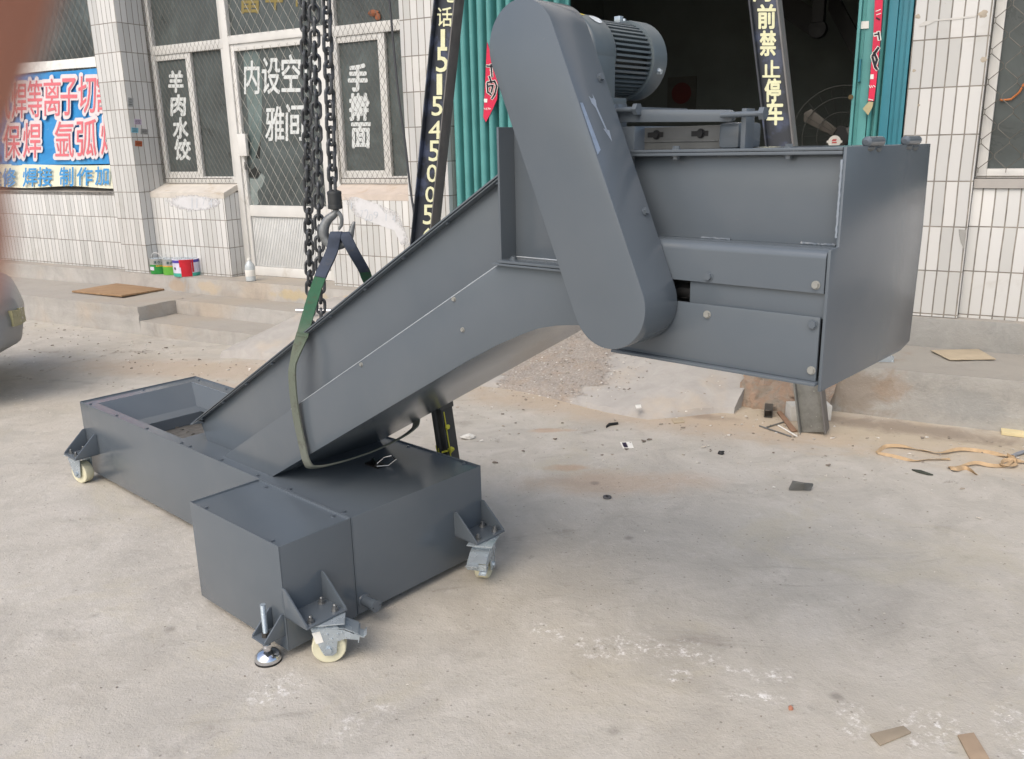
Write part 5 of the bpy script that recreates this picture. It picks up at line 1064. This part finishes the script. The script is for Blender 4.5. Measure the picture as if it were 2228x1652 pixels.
n = NT("mixed_chips"); gi = n.n("ShaderNodeNewGeometry"); rp2 = n.ramp(gi.outputs["Random Per Island"], [(0, lin((112, 102, 92))), (.3, lin((142, 132, 120))), (.6, lin((172, 162, 148))), (.85, lin((204, 199, 190))), (1, lin((224, 220, 213)))]); n.set(rp2, .9)
tag(m.build("gravel", n.m, smooth=False), "scattered chips, grit and leaf bits over the yard", "gravel", kind="stuff")
m = MB(); rnd = random.Random(5)
for k in range(1500):
    a = rnd.gauss(4.8, .45); t = rnd.uniform(0, 1); b = -1.2 + 1.1 * t; z = .27 * min(1, t * 1.25) ** .8 * .96; chip(bw(a, b, z + .004), rnd.uniform(.003, .009))
tag(m.build("rubble", n.m, smooth=False), "loose rubble and grit on the crumbling ramp", "rubble", kind="stuff")
# standing fan in the dark workshop
fp = onb(*z4(690, 1135), 1.2); fan = thing("standing_fan", "dark standing fan with a round white badge inside the workshop", "fan", bw(fp.x, 1.2, .262), BANG)
hz = fp.z - .262; FM = plain("dim_fan_wire", (66, 68, 64), .5, .4); m = MB()
for r_ in (.34, .26, .16): m.tube([(r_ * math.cos(k * math.pi / 18), 0, hz + r_ * math.sin(k * math.pi / 18)) for k in range(36)], .003, 5, closed=True)
for k in range(24): an = k * math.pi / 12; m.tube([(.06 * math.cos(an), -.03, hz + .06 * math.sin(an)), (.34 * math.cos(an), 0, hz + .34 * math.sin(an))], .0014, 4)
m.build("guard", FM, fan); m = MB(); m.cyl((0, .05, 0), (0, .05, hz), .02, n=12); m.lathe((0, .05, 0), (0, 0, 1), [(.2, 0), (.2, .02), (.05, .05)], 24); m.cyl((0, .03, hz), (0, .2, hz), .07, n=20); m.build("stand", DARK, fan)
for k in range(3):
    an = R(148 + 120 * k); u = V((math.cos(an), 0, math.sin(an))); tt = V((-u.z, .25, u.x)).normalized(); MB().prism([u * .05 - tt * .03 + V((0, .02, hz)), u * .28 - tt * .05 + V((0, .02, hz)), u * .31 + V((0, .02, hz)), u * .28 + tt * .05 + V((0, .02, hz)), u * .05 + tt * .03 + V((0, .02, hz))], (0, .004, 0)).build("blade", plain("dim_blade_grey", (96, 92, 86), .4, .3), fan, .001)
bd = onb(*z4(645, 1185), 1.14); m = MB(); m.cyl((bd.x - fp.x, -.06, bd.z - .262), (bd.x - fp.x, -.066, bd.z - .262), .043, n=28); m.box(bd.x - fp.x - .052, bd.x - fp.x + .052, -.065, -.061, bd.z - .262 - .008, bd.z - .262 + .008); bdo = m.build("badge", PAPER, fan)
m = MB(); x_, z_ = bd.x - fp.x, bd.z - .262; m.box(x_ - .016, x_ + .012, -.0685, -.0675, z_ + .004, z_ + .012).box(x_ - .012, x_ + .016, -.0685, -.0675, z_ + .014, z_ + .018).box(x_ - .016, x_ + .016, -.0685, -.0675, z_ - .010, z_ - .002); m.build("badge_print", plain("badge_red", (200, 70, 70), .6), bdo)
# thin dark cable in front of the wall
pts = [onb(*z2(1238, -120), -.10), onb(*z2(1265, 180), -.10), onb(*z2(1320, 760), -.12), onb(*z2(1380, 1200), -.14), onb(*z2(1432, 1640), -.16), onb(915, 540, -.20), onb(925, 600, -.24)]
c0 = pts[0]; tag(MB().tube(smooth_path([V(p) for p in pts], 5), .0085, 8).build("hanging_cable", plain("black_cable", (52, 54, 58), .5), loc=BO), "dark cable hanging in front of the tiled wall left of the painted leg", "cable").rotation_euler = (0, 0, BANG)
# parked car at the left edge
nose = V((-2.88, 5.0, 0)); car = thing("parked_car", "silver grey car at the left edge, only its rounded bumper corner showing", "car", nose, R(30))
prof = [(.0, .36), (.03, .50), (.0, .62), (-.10, .69), (-.9, .80), (-1.05, .84), (-1.75, 1.30), (-2.9, 1.34), (-3.6, .98), (-4.15, .92), (-4.25, .75), (-4.22, .36), (-3.9, .24), (-.25, .24)]
m = MB(); ws = [(0.0, .86), (.06, .94), (.22, .99), (.8, 1.0), (1.35, .99), (1.51, .94), (1.57, .86)]; rings = []
for y, k in ws:
    cx = -2.1; rings.append([m.bm.verts.new((cx + (x - cx) * (k if abs(x - cx) > 1.2 else 1), y, .24 + (z - .24) * (1 if z < .86 else (.55 + .45 * min(1, (1 - abs(y - .785) / .785) * 2.2))) if z >= .86 else z)) for x, z in prof])
n_ = len(prof)
for A, B_ in zip(rings, rings[1:]):
    for i in range(n_): m.bm.faces.new((A[i], A[(i + 1) % n_], B_[(i + 1) % n_], B_[i]))
m.bm.faces.new(rings[0][::-1]); m.bm.faces.new(rings[-1])
m.build("body", plain("silver_car_paint", (140, 142, 144), .35, .3, .05, 4), car, .03, sharp=50)
for y in (.0, 1.57):
    s = -1 if y == 0 else 1
    for x in (-.95, -3.4): MB().lathe((x, y - s * .10, .29), (0, s, 0), [(.17, 0), (.28, .0), (.29, .02), (.29, .10), (.27, .115), (.19, .112), (.17, .10), (.02, .105)], 28).build("wheel", DARK, car)
    m = MB(); m.prism([(-1.2, y + s * .012, .88), (-1.75, y + s * .012 - s * .1, 1.2), (-2.85, y + s * .012 - s * .1, 1.22), (-3.4, y + s * .012, .93)], (0, -s * .01, 0)); m.build("side_window", GLASS, car)
m = MB(); hl = [(-.060, .115), (-.018, .20), (.006, .30)]
for (xa, ya), (xb, yb) in zip(hl, hl[1:]): m.prism([(xa + .012, ya - .012, .47), (xb + .014, yb - .010, .465), (xb + .014, yb - .010, .555), (xa + .012, ya - .012, .565)], (-.04, .05, 0))
m.build("headlight", plain("yellowed_lamp", (150, 146, 112), .25, 0, .04), car)

# ------------------------------------------------------------------ the photographer's finger, close to the lens at the upper left
def fpt(px, py, d): v = ray(px, py); return CP + v * d
fin = [(-190, -1300, .050, .0085), (-225, -800, .044, .0085), (-285, -320, .038, .0082), (-385, 0, .036, .0079), (-432, 220, .036, .0076), (-436, 340, .037, .0077), (-434, 460, .038, .0082), (-434, 560, .039, .0080), (-437, 650, .040, .0066), (-440, 735, .041, .0042), (-442, 780, .0415, .0010)]
cat = smooth_path([fpt(x, y, d) for x, y, d, r in fin], 5); rr = []
for i in range(len(fin) - 1):
    for k in range(5): rr.append(fin[i][3] + (fin[i + 1][3] - fin[i][3]) * k / 5)
rr.append(fin[-1][3])
o0 = cat[0]; hm = MB(); hm.tube([p - o0 for p in cat], rr, 24)
per = hm.build("person", SKIN, loc=o0, sharp=180); tag(per, "person's bare finger reaching down at the upper left edge, blurred close up", "person")
